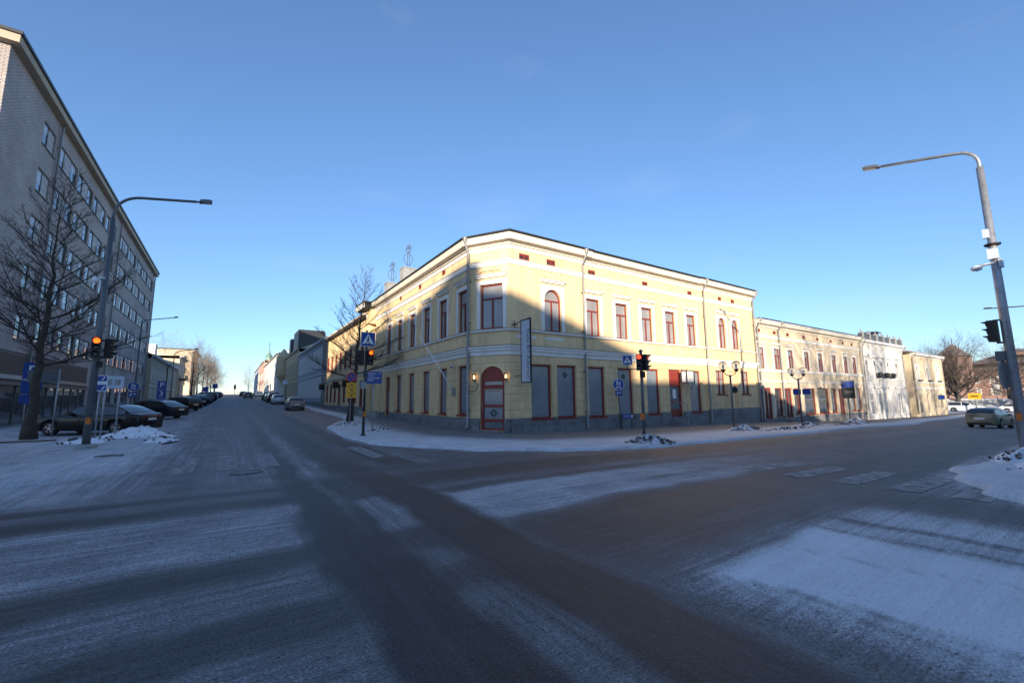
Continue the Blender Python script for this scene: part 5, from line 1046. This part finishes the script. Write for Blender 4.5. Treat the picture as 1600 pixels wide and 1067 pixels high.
p, P = plate(t, (-8.1, 29.82, 3.2), (.45, -1), .66, .8, 'sblue'); text(p, 'P', P(-.2, -.26, .005), P(1, 0, 0) and Vector(P(1, 0, 0))-Vector(P(0, 0, 0)), (0, 0, 1), .75, 'swhite')
for z_, h_ in ((2.42, .62), (1.85, .42)): p, P = plate(t, (-8.1, 29.82, z_), (.45, -1), .66, h_, 'sblue'); decal(p, P, [bar(.12, -h_*.3, .16, h_*.3, .06)], 'swhite', 'marks')
t = thing('cycle_sign', (-6.2, 43.1, .4), 'round blue pedestrian and cycle sign before the office block entrance', 'sign'); post(t, -6.3, 43.1, .35, 3.2); round_blue(t, (-6.32, 43.02, 2.8), (.2, -1), .72); p, P = plate(t, (-6.32, 43.02, 2.2), (.2, -1), .5, .4, 'sblue'); decal(p, P, [bar(-.15, -.1, -.05, .1, .05), bar(.05, .0, .18, .08, .05)], 'swhite', 'marks')
t = thing('parking_sign', (-5.05, 47.4, .45), 'blue parking sign with white P above the second dark car', 'sign'); post(t, -5.1, 47.4, .4, 3.5)
for z_, h_ in ((3.05, .7), (2.3, .72), (1.7, .4)): p, P = plate(t, (-5.1, 47.32, z_), (.1, -1), .62, h_, 'sblue'); text(p, 'P' if z_ > 3 else ('3' if z_ > 2 else '-'), P(0, 0, .005), Vector(P(1, 0, 0))-Vector(P(0, 0, 0)), (0, 0, 1), .6 if z_ > 2 else .3, 'swhite', center=True)
lamp_post('lamp_post', 'second street lamp on the left side by the office block', -7.97, 55.1, .6, 9.0, (1, .1), 2.3, .5, .09, .045, 'greypost', .7, .4)
lamp_post('lamp_post', 'thin curved street lamp on the left in front of the low beige house', -5.76, 61.2, .7, 6.6, (1, .05), 1.65, .35, .07, .04, 'greypost', .6, .4)
# signal pole at the corner, left
TX, TY = 4.89, 19.28; tz = Z(TX, TY)+.1
t = thing('traffic_light', (TX, TY, tz), 'dark green traffic light pole with red light and blue crossing sign at the corner', 'traffic light')
q = MB(); q.tube([(TX, TY, tz-.1), (TX+.02, TY, 4.75)], [.06, .05], 12); q.lathe((TX, TY, tz-.05), [(.16, 0), (.16, .05), (.08, .10), (.06, .12)], 12); q.build('pole', 'greenpost', t, True)
signal_head(t, (TX+.16, TY-.20, 3.52), (.18, -1), 3, {0: 'l_orange'}, .88); signal_head(t, (TX-.26, TY+.02, 3.52), (-1, -.15), 3, {}, .88)
q = MB(); q.box(TX, TX+.05, TY-.2, TY, 3.2, 3.25); q.box(TX, TX+.05, TY-.2, TY, 3.75, 3.8); q.box(TX-.26, TX, TY-.02, TY+.03, 3.2, 3.25); q.build('bracket', 'black', t)
crossing_sign(t, (TX+.05, TY-.10, 4.34), (.05, -1), .64); button(t, TX, TY, 1.05, (.25, -1)); q = MB(); q.box(TX-.1, TX+.06, TY-.14, TY-.02, 2.65, 2.95); q.build('sounder_box', 'greenpost', t)
q = MB(); q.box(TX-.2, TX+.04, TY-.09, TY-.07, 2.15, 2.45); q.build('small_plate', 'concrete', t)
t = thing('direction_sign', (5.68, 20.91, .15), 'blue rectangular information sign with white lines beside the corner traffic light', 'sign'); post(t, 5.72, 20.91, .12, 3.05, .03)
p, P = plate(t, (5.72, 20.84, 2.72), (-.15, -1), .72, .58, 'sblue'); decal(p, P, [bar(-.3, .2-k*.11, (.1, .02, .24, -.02)[k], .2-k*.11, .028) for k in range(4)]+[bar(.2, .2, .3, .2, .028)], 'swhite', 'text_lines'); decal(p, P, [bar(.05, -.05, .3, -.05, .028)], 'sred', 'red_line', .006)
t = thing('no_parking_sign', (6.4, 29.2, .2), 'round no parking sign above yellow plates beside the bare tree', 'sign'); post(t, 6.55, 29.3, .15, 3.5); p, P = plate(t, (6.55, 29.22, 3.15), (-.2, -1), .66, .66, 'sred', 'round_plate', shape='circle'); decal(p, P, [disc(0, 0, .26, 24)], 'sblue', 'blue_field'); decal(p, P, [bar(-.2, .2, .2, -.2, .07)], 'sred', 'slash', .008)
for k in range(3): p, P = plate(t, (6.55, 29.22, 2.62-k*.34), (-.2, -1), .62, .31, 'syellow', 'yellow_plate'); decal(p, P, [bar(-.05, 0, .12, 0, .08)], 'black', 'mark')
# signal pole, middle right
TX, TY = 13.18, 10.93; tz = Z(TX, TY)+.1
t = thing('traffic_light', (TX, TY, tz), 'grey traffic light pole with two heads standing in a heap of dirty snow', 'traffic light')
q = MB(); q.tube([(TX, TY, tz-.1), (TX+.02, TY-.02, 3.45)], [.065, .055], 12); q.lathe((TX+.02, TY-.02, 3.42), [(.08, 0), (.08, .06), (0, .1)], 12); q.build('pole', 'greypost', t, True)
signal_head(t, (TX-.16, TY-.08, 3.0), (-.86, -.5), 3, {0: 'l_red'}, .82); signal_head(t, (TX+.20, TY-.16, 3.0), (.35, -.93), 3, {0: 'l_dim'}, .82)
q = MB(); q.box(TX-.05, TX+.1, TY-.12, TY+.02, 2.42, 2.66); q.build('sounder_box', 'black', t); button(t, TX-.04, TY-.02, .95, (-.8, -.6))
crossing_sign(t, (TX-.42, TY+.28, 3.1), (-.62, -.78), .36); q = MB(); q.tube([(TX-.42, TY+.3, 2.92), (TX-.42, TY+.3, 2.76), (TX, TY, 2.74)], .02, 6); q.build('sign_arm', 'black', t)
t = thing('cycle_sign', (19.0, 16.9, -.12), 'round blue pedestrian and cycle sign on a leaning thin post before the shop windows', 'sign'); post(t, 18.15, 16.6, -.15, 2.1, .028, 'greenpost', (.0, .12)); round_blue(t, (18.15, 16.66, 2.38), (-.66, -.75), .62); p, P = plate(t, (18.15, 16.66, 1.9), (-.66, -.75), .38, .28, 'sblue'); decal(p, P, [bar(-.1, -.07, -.04, .08, .04), bar(.03, -.02, .12, .06, .04)], 'swhite', 'marks')
t = thing('arrow_sign', (18.9, 16.75, -.12), 'low blue arrow sign reading KASSA below the shop window', 'sign')
post(t, 18.56, 16.88, -.15, .75, .02, 'black'); post(t, 19.05, 16.62, -.15, .75, .02, 'black')
p, P = plate(t, (18.82, 16.68, .6), (-.6, -.8), .62, .24, 'sblue'); decal(p, P, [[(.22, -.1), (.29, 0), (.22, .1), (.17, .1), (.23, 0), (.17, -.1)]], 'swhite', 'arrow'); text(p, 'KASSA', P(-.05, 0, .005), Vector(P(1, 0, 0))-Vector(P(0, 0, 0)), (0, 0, 1), .14, 'swhite', center=True)
# globe lamps
def globe_lamp(label, x, y, n=2, zt=2.9, extra=None):
    z0 = Z(x, y)+.1; t = thing('globe_lamp', (x, y, z0), label, 'street lamp', 'globe lamps along the pavement')
    q = MB(); q.tube([(x, y, z0-.1), (x, y, zt)], [.065, .055], 10); q.lathe((x, y, zt-.02), [(.075, 0), (.075, .06), (0, .1)], 10); q.build('post', 'greypost', t, True)
    dx, dy = .56*.33, -.83*.33
    for s in ((-1, 1) if n == 2 else (0,)):
        gx, gy = x+dx*s, y+dy*s; gz = zt+.59
        q = MB(); q.tube([(x, y, zt-.02), (x+dx*.6*s, y+dy*.6*s, zt+.08), (gx, gy, zt+.25)], .025, 8); q.lathe((gx, gy, zt+.22), [(.04, 0), (.13, .12), (.15, .15)], 12); q.build('arm', 'black', t, True)
        q = MB(); q.lathe((gx, gy, gz), [(.0, -.24)]+[(.24*math.sin(a), -.24*math.cos(a)) for a in np.linspace(.25, math.pi-.05, 12)]+[(0, .24)], 20); q.build('globe', 'globe', t, True)
        q = MB(); q.lathe((gx, gy, gz), [(.03, -.24), (.05, -.1), (.065, 0), (.05, .08), (0, .1)], 10); q.build('bulb', 'swhite', t, True)
    return t
GLOBES = ((23.46, 13.2, 2.80, 'twin globe lamp post in front of the end of the corner building'), (31.67, 13.2, 2.72, 'twin globe lamp post with two small blue plates before the low yellow shops'), (44.23, 14.7, 2.15, 'twin globe lamp post carrying a black and blue board'))
for x, y, zt, lb in GLOBES: globe_lamp(lb, x, y, 2, zt)
t = thing('lamp_plates', (31.7, 13.1, 1.6), 'pair of small blue grey plates hung on the second globe lamp post', 'sign'); plate(t, (31.55, 13.28, 1.9), (-.6, -.8), .5, .36, 'sblue', 'plate_panel'); plate(t, (31.8, 12.82, 1.9), (-.6, -.8), .5, .36, 'sblue', 'plate_panel')
t = thing('advert_board', (44.1, 14.6, .6), 'black and blue advertising board on the third globe lamp post', 'sign'); p, P = plate(t, (44.1, 14.6, 2.1), (-.9, -.35), .9, 1.45, 'black', 'board'); decal(p, P, [[(-.43, .18), (.43, .18), (.43, .7), (-.43, .7)]], 'lightblue' if 'lightblue' in M else 'sblue', 'blue_half'); decal(p, P, [bar(-.25, -.1-.1*k, .3, -.1-.1*k, .025) for k in range(3)], 'concrete', 'text_lines')
t = thing('round_sign', (29.75, 16.6, 1.9), 'round dark sign hanging from the wall behind the first twin globe lamp', 'sign'); p, P = plate(t, (29.75, 16.5, 2.1), (-.55, -.84), .5, .5, 'brownpanel', 'round_plate', shape='circle'); decal(p, P, [disc(0, 0, .18, 20)], 'black', 'inner_disc'); q = MB(); q.tube([(29.75, 17.25, 2.5), (29.75, 16.3, 2.5)], .02, 6); q.tube([(29.75, 16.5, 2.5), (29.75, 16.5, 2.35)], .015, 6); q.build('bracket', 'black', t)
# right lamp post
RX, RY = 20.87, 2.48; rz = Z(RX, RY)+.1
t = lamp_post('lamp_post', 'tall grey lamp post with cameras and signals at the right edge', RX, RY, rz, 9.35, (0, 1), 2.5, .62, .135, .055, 'galv', .62, .5)
for bx in ((RX-.22, RX-.10, RY+.02, RY+.16, 6.82, 7.12), (RX-.26, RX-.11, RY-.12, RY+.12, 6.08, 6.42), (RX-.13, RX+.13, RY-.17, RY-.08, 5.8, 6.06)): q = MB(); q.box(*bx); q.build('equipment_box', 'lightbox', t)
q = MB(); q.tube([(RX-.1, RY, 5.95), (RX-.12, RY+.35, 5.95)], .04, 8); q.lathe((RX-.12, RY+.42, 5.85), [(0, -.08), (.12, -.04), (.15, .04), (.1, .1), (0, .12)], 12); q.build('dome_camera', 'swhite', t, True)
q = MB(); q.lathe((RX, RY, 6.55), [(.13, 0), (.2, .03), (.2, .08), (.13, .1)], 12); q.build('collar', 'black', t)
signal_head(t, (RX-.02, RY+.36, 3.72), (.25, 1), 3, {}, .95); q = MB(); q.box(RX-.04, RX+.04, RY, RY+.25, 3.3, 3.36); q.box(RX-.04, RX+.04, RY, RY+.25, 4.05, 4.1); q.box(RX-.1, RX+.1, RY+.1, RY+.32, 2.75, 3.05); q.build('bracket', 'greypost', t)
p, P = plate(t, (RX-.02, RY+.22, 2.3), (.3, .95), .5, .95, 'concrete', 'sign_back', .03, [(.25*math.cos(a), .48*math.sin(a)) for a in np.linspace(0, 2*math.pi, 24, endpoint=False)]); button(t, RX-.05, RY, .95, (-1, .2))
lamp_post('lamp_post', 'thin lamp arm reaching in from the right edge behind the lamp post', 50, 3.1, -1.0, 7.4, (0, 1), 3.3, .25, .09, .05, 'galv', .6, .45)
# far right small things
def far_post(name, label, cat, x, y, z1): t = thing(name, (x, y, Z(x, y)), label, cat); post(t, x, y, Z(x, y), z1, .08, 'greypost'); return t
t = far_post('road_sign', 'yellow road sign beyond the white parked car', 'sign', 104, 17.0, 1.6); p, P = plate(t, (103.9, 17.0, 1.2), (-1, 0), 1.5, 1.0, 'syellow'); decal(p, P, [bar(-.5, 0, .4, 0, .2)], 'black', 'lettering_line')
for x, y, lb in ((120, 16.7, 'park lamp with glass lantern on the snow bank'), (128, 15.3, 'park lamp close to the right lamp post')):
    t = far_post('park_lamp', lb, 'street lamp', x, y, 2.6); q = MB(); q.lathe((x, y, 2.6), [(.1, 0), (.5, .2), (.6, .6), (.2, .75), (0, .78)], 10); q.build('lantern', 'concrete', t, True)
t = far_post('far_signal', 'small dark traffic signal far off beside the right lamp post', 'traffic light', 118, 14.8, 2.4); q = MB(); q.box(117.8, 118.2, 14.5, 15.2, .6, 2.4); q.lathe((118, 14.7, .9), [(.1, -.5), (.5, -.2), (.5, .3), (.1, .5)], 10); q.build('heads', 'black', t)
t = far_post('far_signal', 'tiny traffic signal standing on the crest of the left street', 'traffic light', .9, 215, 7.6); q = MB(); q.box(.5, 1.3, 214.8, 215.2, 6.3, 8.2); q.build('heads', 'black', t)
for x, y, z_, lb in ((-5.0, 118, 4.2, 'square blue sign seen edge-on before the sunlit trees'), (-3.6, 128, 5.2, 'blue crossing sign near the far parked cars')):
    t = far_post('far_sign', lb, 'sign', x, y, z_+.6); plate(t, (x, y-.1, z_), (0, -1), 1.1, 1.1, 'sblue')
t = far_post('far_sign', 'white round street sign by the ochre house', 'sign', 8.2, 88, 5.4); plate(t, (8.0, 87.9, 4.9), (0, -1), .9, .9, 'swhite', shape='circle')

# ------------------------------------------------------------------ snow heaps
def heap(label, x, y, rx, ry, h, seed, m='dsnow', clods=40, name='snow_heap', rot=0):
    rn = random.Random(seed); z0 = Z(x, y)+.09; t = thing(name, (x, y, z0), label, 'snow heap', 'ploughed snow heaps'); nr, na = 10, 36
    q = MB(); V_ = []; c_, s_ = math.cos(rot), math.sin(rot); ph = [rn.uniform(0, 6.28) for _ in range(8)]
    for i in range(nr+1):
        for j in range(na):
            a = 2*math.pi*j/na; f = i/nr; ed = 1+.18*math.sin(3*a+ph[0])+.12*math.sin(5*a+ph[1]); lx, ly = rx*f*ed*math.cos(a), ry*f*ed*math.sin(a)
            z = .8*h*(1-f*f)**1.3*(1+.3*math.sin(4*a+ph[2]+3*f))*(1+rn.uniform(-.16, .16))-.03*f; V_.append((x+lx*c_-ly*s_, y+lx*s_+ly*c_, z0+z))
    q.add(V_, [(i*na+j, i*na+(j+1) % na, (i+1)*na+(j+1) % na, (i+1)*na+j) for i in range(nr) for j in range(na)]); o = q.build('mound', m, t, True); recalc(o)
    q = MB()
    for _ in range(int(clods*1.8)):
        a = rn.uniform(0, 6.28); f = rn.random()**.6*1.1; lx, ly = rx*f*math.cos(a), ry*f*math.sin(a); s = rn.uniform(.02, .085)*(1.2-.4*f); px, py = x+lx*c_-ly*s_, y+lx*s_+ly*c_; pz = z0+max(0, .8*h*(1-min(1, f*f))**1.3)+s*.2
        ds = [Vector((rn.gauss(0, 1), rn.gauss(0, 1), rn.gauss(0, 1))).normalized() for _ in range(1)]
        oc = [(1, 0, 0), (-1, 0, 0), (0, 1, 0), (0, -1, 0), (0, 0, 1), (0, 0, -1)]; ro = Quaternion(ds[0], rn.uniform(0, 3))
        q.add([tuple(Vector((px, py, pz))+(ro @ Vector(v))*s*rn.uniform(.6, 1.3)) for v in oc], [(0, 2, 4), (2, 1, 4), (1, 3, 4), (3, 0, 4), (2, 0, 5), (1, 2, 5), (3, 1, 5), (0, 3, 5)])
    o = q.build('clods', 'clod', t); o['kind'] = 'stuff'; return t
heap('dirty snow heap around the foot of the middle traffic light', 13.25, 10.75, .95, .55, .30, 1, clods=90, rot=-.3)
heap('dirty snow heap at the first twin globe lamp', 23.9, 12.9, 1.5, .6, .28, 2, clods=70); heap('dirty snow heap at the second twin globe lamp', 32.0, 13.0, 1.2, .7, .25, 3, clods=60); heap('dark dirty snow heap at the third twin globe lamp', 44.4, 14.4, 1.3, .8, .45, 4, clods=80)
heap('clean snow heap between the left lamp post and the dark sedan', -3.2, 24.6, 1.25, 1.0, .42, 5, 'snow', 26); heap('small snow heap at the foot of the post beside the left lamp', -4.6, 22.9, .9, .9, .16, 6, 'snow', 16)
heap('thin ridge of snow clods along the left pavement edge', -2.3, 22.3, .5, 1.5, .12, 7, 'snow', 18); heap('snow heap with twigs at the foot of the bare corner tree', 5.9, 26.5, .9, .7, .16, 8, 'dsnow', 40)
heap('low snow heap below the blue information sign', 6.2, 21.3, .6, .4, .12, 9, 'dsnow', 16); heap('ploughed snow ridge on the right corner by the lamp post', 18.6, 2.05, 3.6, .75, .34, 10, 'snow', 60); heap('second ploughed snow ridge beyond the right lamp post', 27, 2.0, 4, .8, .4, 12, 'snow', 40)
heap('row of dark clods along the kerb before the globe lamps', 26.5, 11.9, 3.2, .3, .08, 11, 'dsnow', 50); heap('row of dark clods further along the far kerb', 36, 12.4, 3.2, .35, .08, 13, 'dsnow', 40)

# ------------------------------------------------------------------ cars
def car_mesh(kind, pm, label_parts=None):
    """Car at the origin facing +x; returns an unlabelled Empty with parts."""
    K = dict(sedan=dict(L=4.75, W=1.84, H=1.44, hood=.95, belt=.92, ws=(.95, .12), rw=(-1.0, -1.95), tail=.98), wagon=dict(L=4.6, W=1.82, H=1.50, hood=.95, belt=.95, ws=(1.0, .2), rw=(-1.75, -2.2), tail=1.0),
             hatch=dict(L=4.1, W=1.76, H=1.50, hood=.95, belt=.93, ws=(1.05, .25), rw=(-1.2, -1.95), tail=1.0), suv=dict(L=4.7, W=1.9, H=1.70, hood=1.08, belt=1.08, ws=(1.0, .25), rw=(-1.85, -2.25), tail=1.1))[kind]
    L, W, H = K['L'], K['W'], K['H']; hl = L/2; r = .33 if kind != 'suv' else .36; xf, xr = hl-.93, -hl+.98
    t = bpy.data.objects.new('car', None); COL.objects.link(t); LOC[t.name] = (0, 0, 0)
    xs = np.unique(np.concatenate([np.linspace(-hl, hl, 58), [xf-r-.06, xf+r+.06, xr-r-.06, xr+r+.06, K['ws'][0], K['ws'][1], K['rw'][0], K['rw'][1], -.28, -.36]]))
    def prof(x):
        e = (abs(x)-(hl-.45))/.45; e = max(0, e); w_ = W/2*(1-.16*e*e-.02*(abs(x)/hl)**2)
        if x > K['ws'][0]: zb = K['hood']-.17*((x-K['ws'][0])/(hl-K['ws'][0]))**1.8-(.14*max(0, (x-hl+.25)/.25)**2)
        elif x < K['rw'][1]: zb = K['tail']-.05*((K['rw'][1]-x)/max(.1, K['rw'][1]+hl))-.12*max(0, (-x-hl+.12)/.12)**2
        else: f = (x-K['rw'][1])/(K['ws'][0]-K['rw'][1]); zb = K['tail']*(1-f)+K['hood']*f
        wx0, wx1 = K['ws']; rx0, rx1 = K['rw']
        if x >= wx0 or x <= rx1: zr = zb
        elif x > wx1: f = (wx0-x)/(wx0-wx1); zr = zb+(H-.04-zb)*math.sin(f*math.pi/2)**.85
        elif x < rx0: f = (x-rx1)/(rx0-rx1); zr = zb+(H-.06-zb)*math.sin(f*math.pi/2)**.9
        else: f = (x-rx0)/(wx1-rx0); zr = H-.05+.05*math.sin(math.pi*f)
        zs = .22+.10*e
        for xw in (xf, xr):
            d = abs(x-xw)
            if d < r+.06: zs = max(zs, r+math.sqrt((r+.06)**2-d*d))
        return w_, zb, zr, min(zs, zb-.12)
    secs = []
    for x in xs:
        w_, zb, zr, zs = prof(x); g = (zr-zb)/(H-zb+1e-6); wr = w_*(1-.24*min(1, max(0, g)))-.02
        zsh = max(zs+.06, zb-.18); half = [(0, zs-.02), (w_*.75, zs-.02), (w_*.97, zs), (w_, zs+.04 if zs+.04 < zsh else zsh-.01), (w_*1.0, zsh), (w_*.965, zb-.02), (w_*.945, zb), (wr+(w_*.945-wr)*.12, zb+(zr-zb)*.86), (wr-.05, zb+(zr-zb)*.965), (wr*.55, zr+(.012 if g > 0.02 else .02)), (0, zr+(.03 if g > .02 else .03))]
        secs.append([(x, -y, z) for y, z in half]+[(x, y, z) for y, z in half[-2:0:-1]])
    m = len(secs[0]); nh = 11
    groups = {'body': MB(), 'windscreen': MB(), 'rear_window': MB(), **{'side_window%d' % k: MB() for k in range(4)}}
    V_ = [v for s in secs for v in s]
    for gq in groups.values(): gq.v = list(V_)
    wx0, wx1 = K['ws']; rx0, rx1 = K['rw']
    for i in range(len(xs)-1):
        xm = (xs[i]+xs[i+1])/2
        for j in range(m):
            j2 = (j+1) % m; jj = j if j < nh-1 else m-1-j; f = (i*m+j, (i+1)*m+j, (i+1)*m+j2, i*m+j2); gname = 'body'
            if jj == 6 and rx1+.28 < xm < wx0-.30 and not (-.37 < xm < -.27): gname = 'side_window%d' % ((j > nh)*2+(xm > -.3))
            if jj in (8, 9) and wx1+.02 < xm < wx0-.04: gname = 'windscreen'
            if jj in (8, 9) and rx1+.06 < xm < rx0-.05: gname = 'rear_window'
            groups[gname].f.append(f)
    groups['body'].f.append(tuple(range(m))); groups['body'].f.append(tuple(reversed(range((len(xs)-1)*m, len(xs)*m))))
    for n_, gq in groups.items():
        used = sorted({k for f in gq.f for k in f}); mp = {k: i for i, k in enumerate(used)}; gq.v = [gq.v[k] for k in used]; gq.f = [tuple(mp[k] for k in f) for f in gq.f]
        o = gq.build(n_.rstrip('0123'), pm if n_ == 'body' else 'cglass', t, True)
    wy = W/2-.11
    for x in (xf, xr):
        for s in (-1, 1):
            q = MB(); q.lathe((x, s*wy, r), [(r*.60, -.10), (r*.93, -.105), (r, -.07), (r, .07), (r*.93, .105), (r*.60, .10)], 24, 'y'); wh = q.build('wheel', 'rubber', t, True)
            q = MB(); yo = s*(wy+s*0)+s*.075
            q.lathe((x, yo, r), [(r*.62, -.02*s), (r*.62, .02*s), (r*.55, .022*s), (r*.53, -.02*s)], 24, 'y')
            for k in range(5):
                a = k*2*math.pi/5+.3
                for da in (-.13, .13): q.add([(x+.05*math.cos(a+2*da), yo+s*.02, r+.05*math.sin(a+2*da)), (x+r*.56*math.cos(a+da-.045), yo+s*.015, r+r*.56*math.sin(a+da-.045)), (x+r*.56*math.cos(a+da+.045), yo+s*.015, r+r*.56*math.sin(a+da+.045)), (x+.05*math.cos(a+2*da+.5), yo+s*.02, r+.05*math.sin(a+2*da+.5))], [(0, 1, 2, 3)])
            q.cyl((x, yo+s*.015, r), (0, 1, 0), .055, .03, 12); q.build('rim', 'rim', wh)
    for s in (-1, 1):
        q = MB(); zt = K['tail']-.14; q.add([(-hl-.006, s*W*.20, zt-.06), (-hl-.006, s*W*.20, zt+.05), (-hl+.05, s*W*.405, zt+.06), (-hl+.05, s*W*.405, zt-.08), (-hl+.28, s*(W*.475), zt+.05), (-hl+.28, s*(W*.475), zt-.03)], [(0, 1, 2, 3), (3, 2, 4, 5)]); q.build('tail_light', 'tail', t)
        q = MB(); zt = .70; q.add([(hl-.02, s*W*.22, zt-.04), (hl-.02, s*W*.22, zt+.05), (hl-.08, s*W*.42, zt+.08), (hl-.08, s*W*.42, zt-.04), (hl-.36, s*W*.486, zt+.09), (hl-.36, s*W*.486, zt+.03)], [(0, 1, 2, 3), (3, 2, 4, 5)]); q.build('headlight', 'head', t)
        q = MB(); mx_ = K['ws'][0]-.42; q.lathe((mx_, s*(W/2+.06), K['belt']+.08), [(0, -.07), (.09, -.05), (.11, .02), (.07, .07), (0, .08)], 10); q.box(mx_-.03, mx_+.03, min(s*(W/2-.06), s*(W/2+.03)), max(s*(W/2-.06), s*(W/2+.03)), K['belt']+.0, K['belt']+.05); q.build('mirror', pm, t, True)
        q = MB()
        for hx in (-.05, -1.0): q.box(hx-.1, hx+.1, s*(W/2)-.012, s*(W/2)+.022, .78, .81)
        q.build('door_handle', pm, t)
    q = MB(); q.box(-hl-.012, -hl+.04, -.26, .26, K['tail']-.33 if kind == 'sedan' else .62, K['tail']-.22 if kind == 'sedan' else .74); q.build('number_plate', 'swhite', t)
    q = MB(); q.box(-hl-.02, -hl+.16, -W*.36, W*.36, .24, .40); q.build('rear_bumper_trim', 'blackpl', t)
    q = MB(); q.box(hl-.16, hl+.01, -W*.34, W*.34, .28, .46); q.build('grille', 'blackpl', t)
    return t
PROTO = {}
def car(kind, pm, label, x, y, heading, group=None, dz=0):
    key = (kind, pm)
    if key not in PROTO: PROTO[key] = car_mesh(kind, pm); o = PROTO[key]; names = {'sedan': 'sedan_car', 'wagon': 'estate_car', 'hatch': 'hatchback_car', 'suv': 'suv_car'}; o.name = names[kind]
    else: o = copy_tree(PROTO[key])
    gx = (Z(x+1, y)-Z(x-1, y))/2; gy = (Z(x, y+1)-Z(x, y-1))/2; h = Vector((math.cos(heading), math.sin(heading), 0)); h.z = gx*h.x+gy*h.y; n_ = Vector((-gx, -gy, 1)).normalized(); h.normalize(); s = n_.cross(h)
    o.matrix_world = Matrix.Translation((x, y, Z(x, y)+dz+.005)) @ Matrix(((h.x, s.x, n_.x, 0), (h.y, s.y, n_.y, 0), (h.z, s.z, n_.z, 0), (0, 0, 0, 1)))
    tag(o, label, 'car', group); return o
A1 = math.atan2(.46, -.886); GL = 'cars parked on the left of the street'; GR = 'cars parked on the right of the street'
car('sedan', 'p_black', 'black sedan parked nearest, nose to the office block', -5.35, 28.9, A1, GL)
car('sedan', 'p_blue', 'dark sedan parked second in the row beyond the nearest black one', -5.2, 43.6, A1-.1, GL)
car('wagon', 'p_black', 'black estate car parked third in the left row', -4.7, 58.5, math.pi/2+.75, GL)
for i, (v, k, c, lb) in enumerate(((72, 'hatch', 'p_blue', 'dark blue hatchback parked fourth in the left row'), (82, 'wagon', 'p_grey', 'grey estate car parked fifth in the left row'), (93, 'suv', 'p_blue', 'dark tall car parked sixth in the left row'), (106, 'hatch', 'p_white', 'white hatchback parked in the left row below the blue crossing sign'), (120, 'wagon', 'p_black', 'distant black estate car in the left row'), (136, 'sedan', 'p_grey', 'most distant grey sedan in the left row'))):
    car(k, c, lb, -4.2+.012*(v-72), v, math.pi/2+.6-.05*i, GL)
car('hatch', 'p_silver', 'dusty silver hatchback parked alone at the right kerb', 6.15, 55, math.pi/2, GR)
car('hatch', 'p_white', 'dirty white hatchback parked behind the dusty silver one', 6.1, 76.5, math.pi/2, GR)
car('suv', 'p_red', 'dark red tall car parked beyond the dirty white hatchback', 6.0, 84, math.pi/2, GR); car('wagon', 'p_silver', 'silver estate car parked beyond the dark red tall car', 6.0, 91.5, math.pi/2, GR)
car('suv', 'p_blue', 'dark blue tall car parked near the oriel house', 6.0, 99, math.pi/2, GR); car('sedan', 'p_white', 'white sedan parked beyond the oriel house', 6.2, 135, math.pi/2, GR); car('hatch', 'p_blue', 'dark hatchback parked before the pink house', 6.2, 150, math.pi/2, GR)
car('wagon', 'p_grey', 'grey car driving away near the crest of the street', 3.2, 118, math.pi/2); car('hatch', 'p_blue', 'dark car driving away ahead of the grey one', 2.6, 140, math.pi/2)
car('hatch', 'p_green', 'muddy green hatchback turning at the far right crossing', 49.0, 7.4, R(-6))
car('suv', 'p_white', 'white SUV parked across by the snow bank on the right', 106, 18.6, R(-90)); car('sedan', 'p_white', 'white sedan parked in front of the white SUV', 107, 12.6, R(-90)); car('sedan', 'p_blue', 'dark car half hidden behind the cream corner building', 112, 24.5, R(-90))
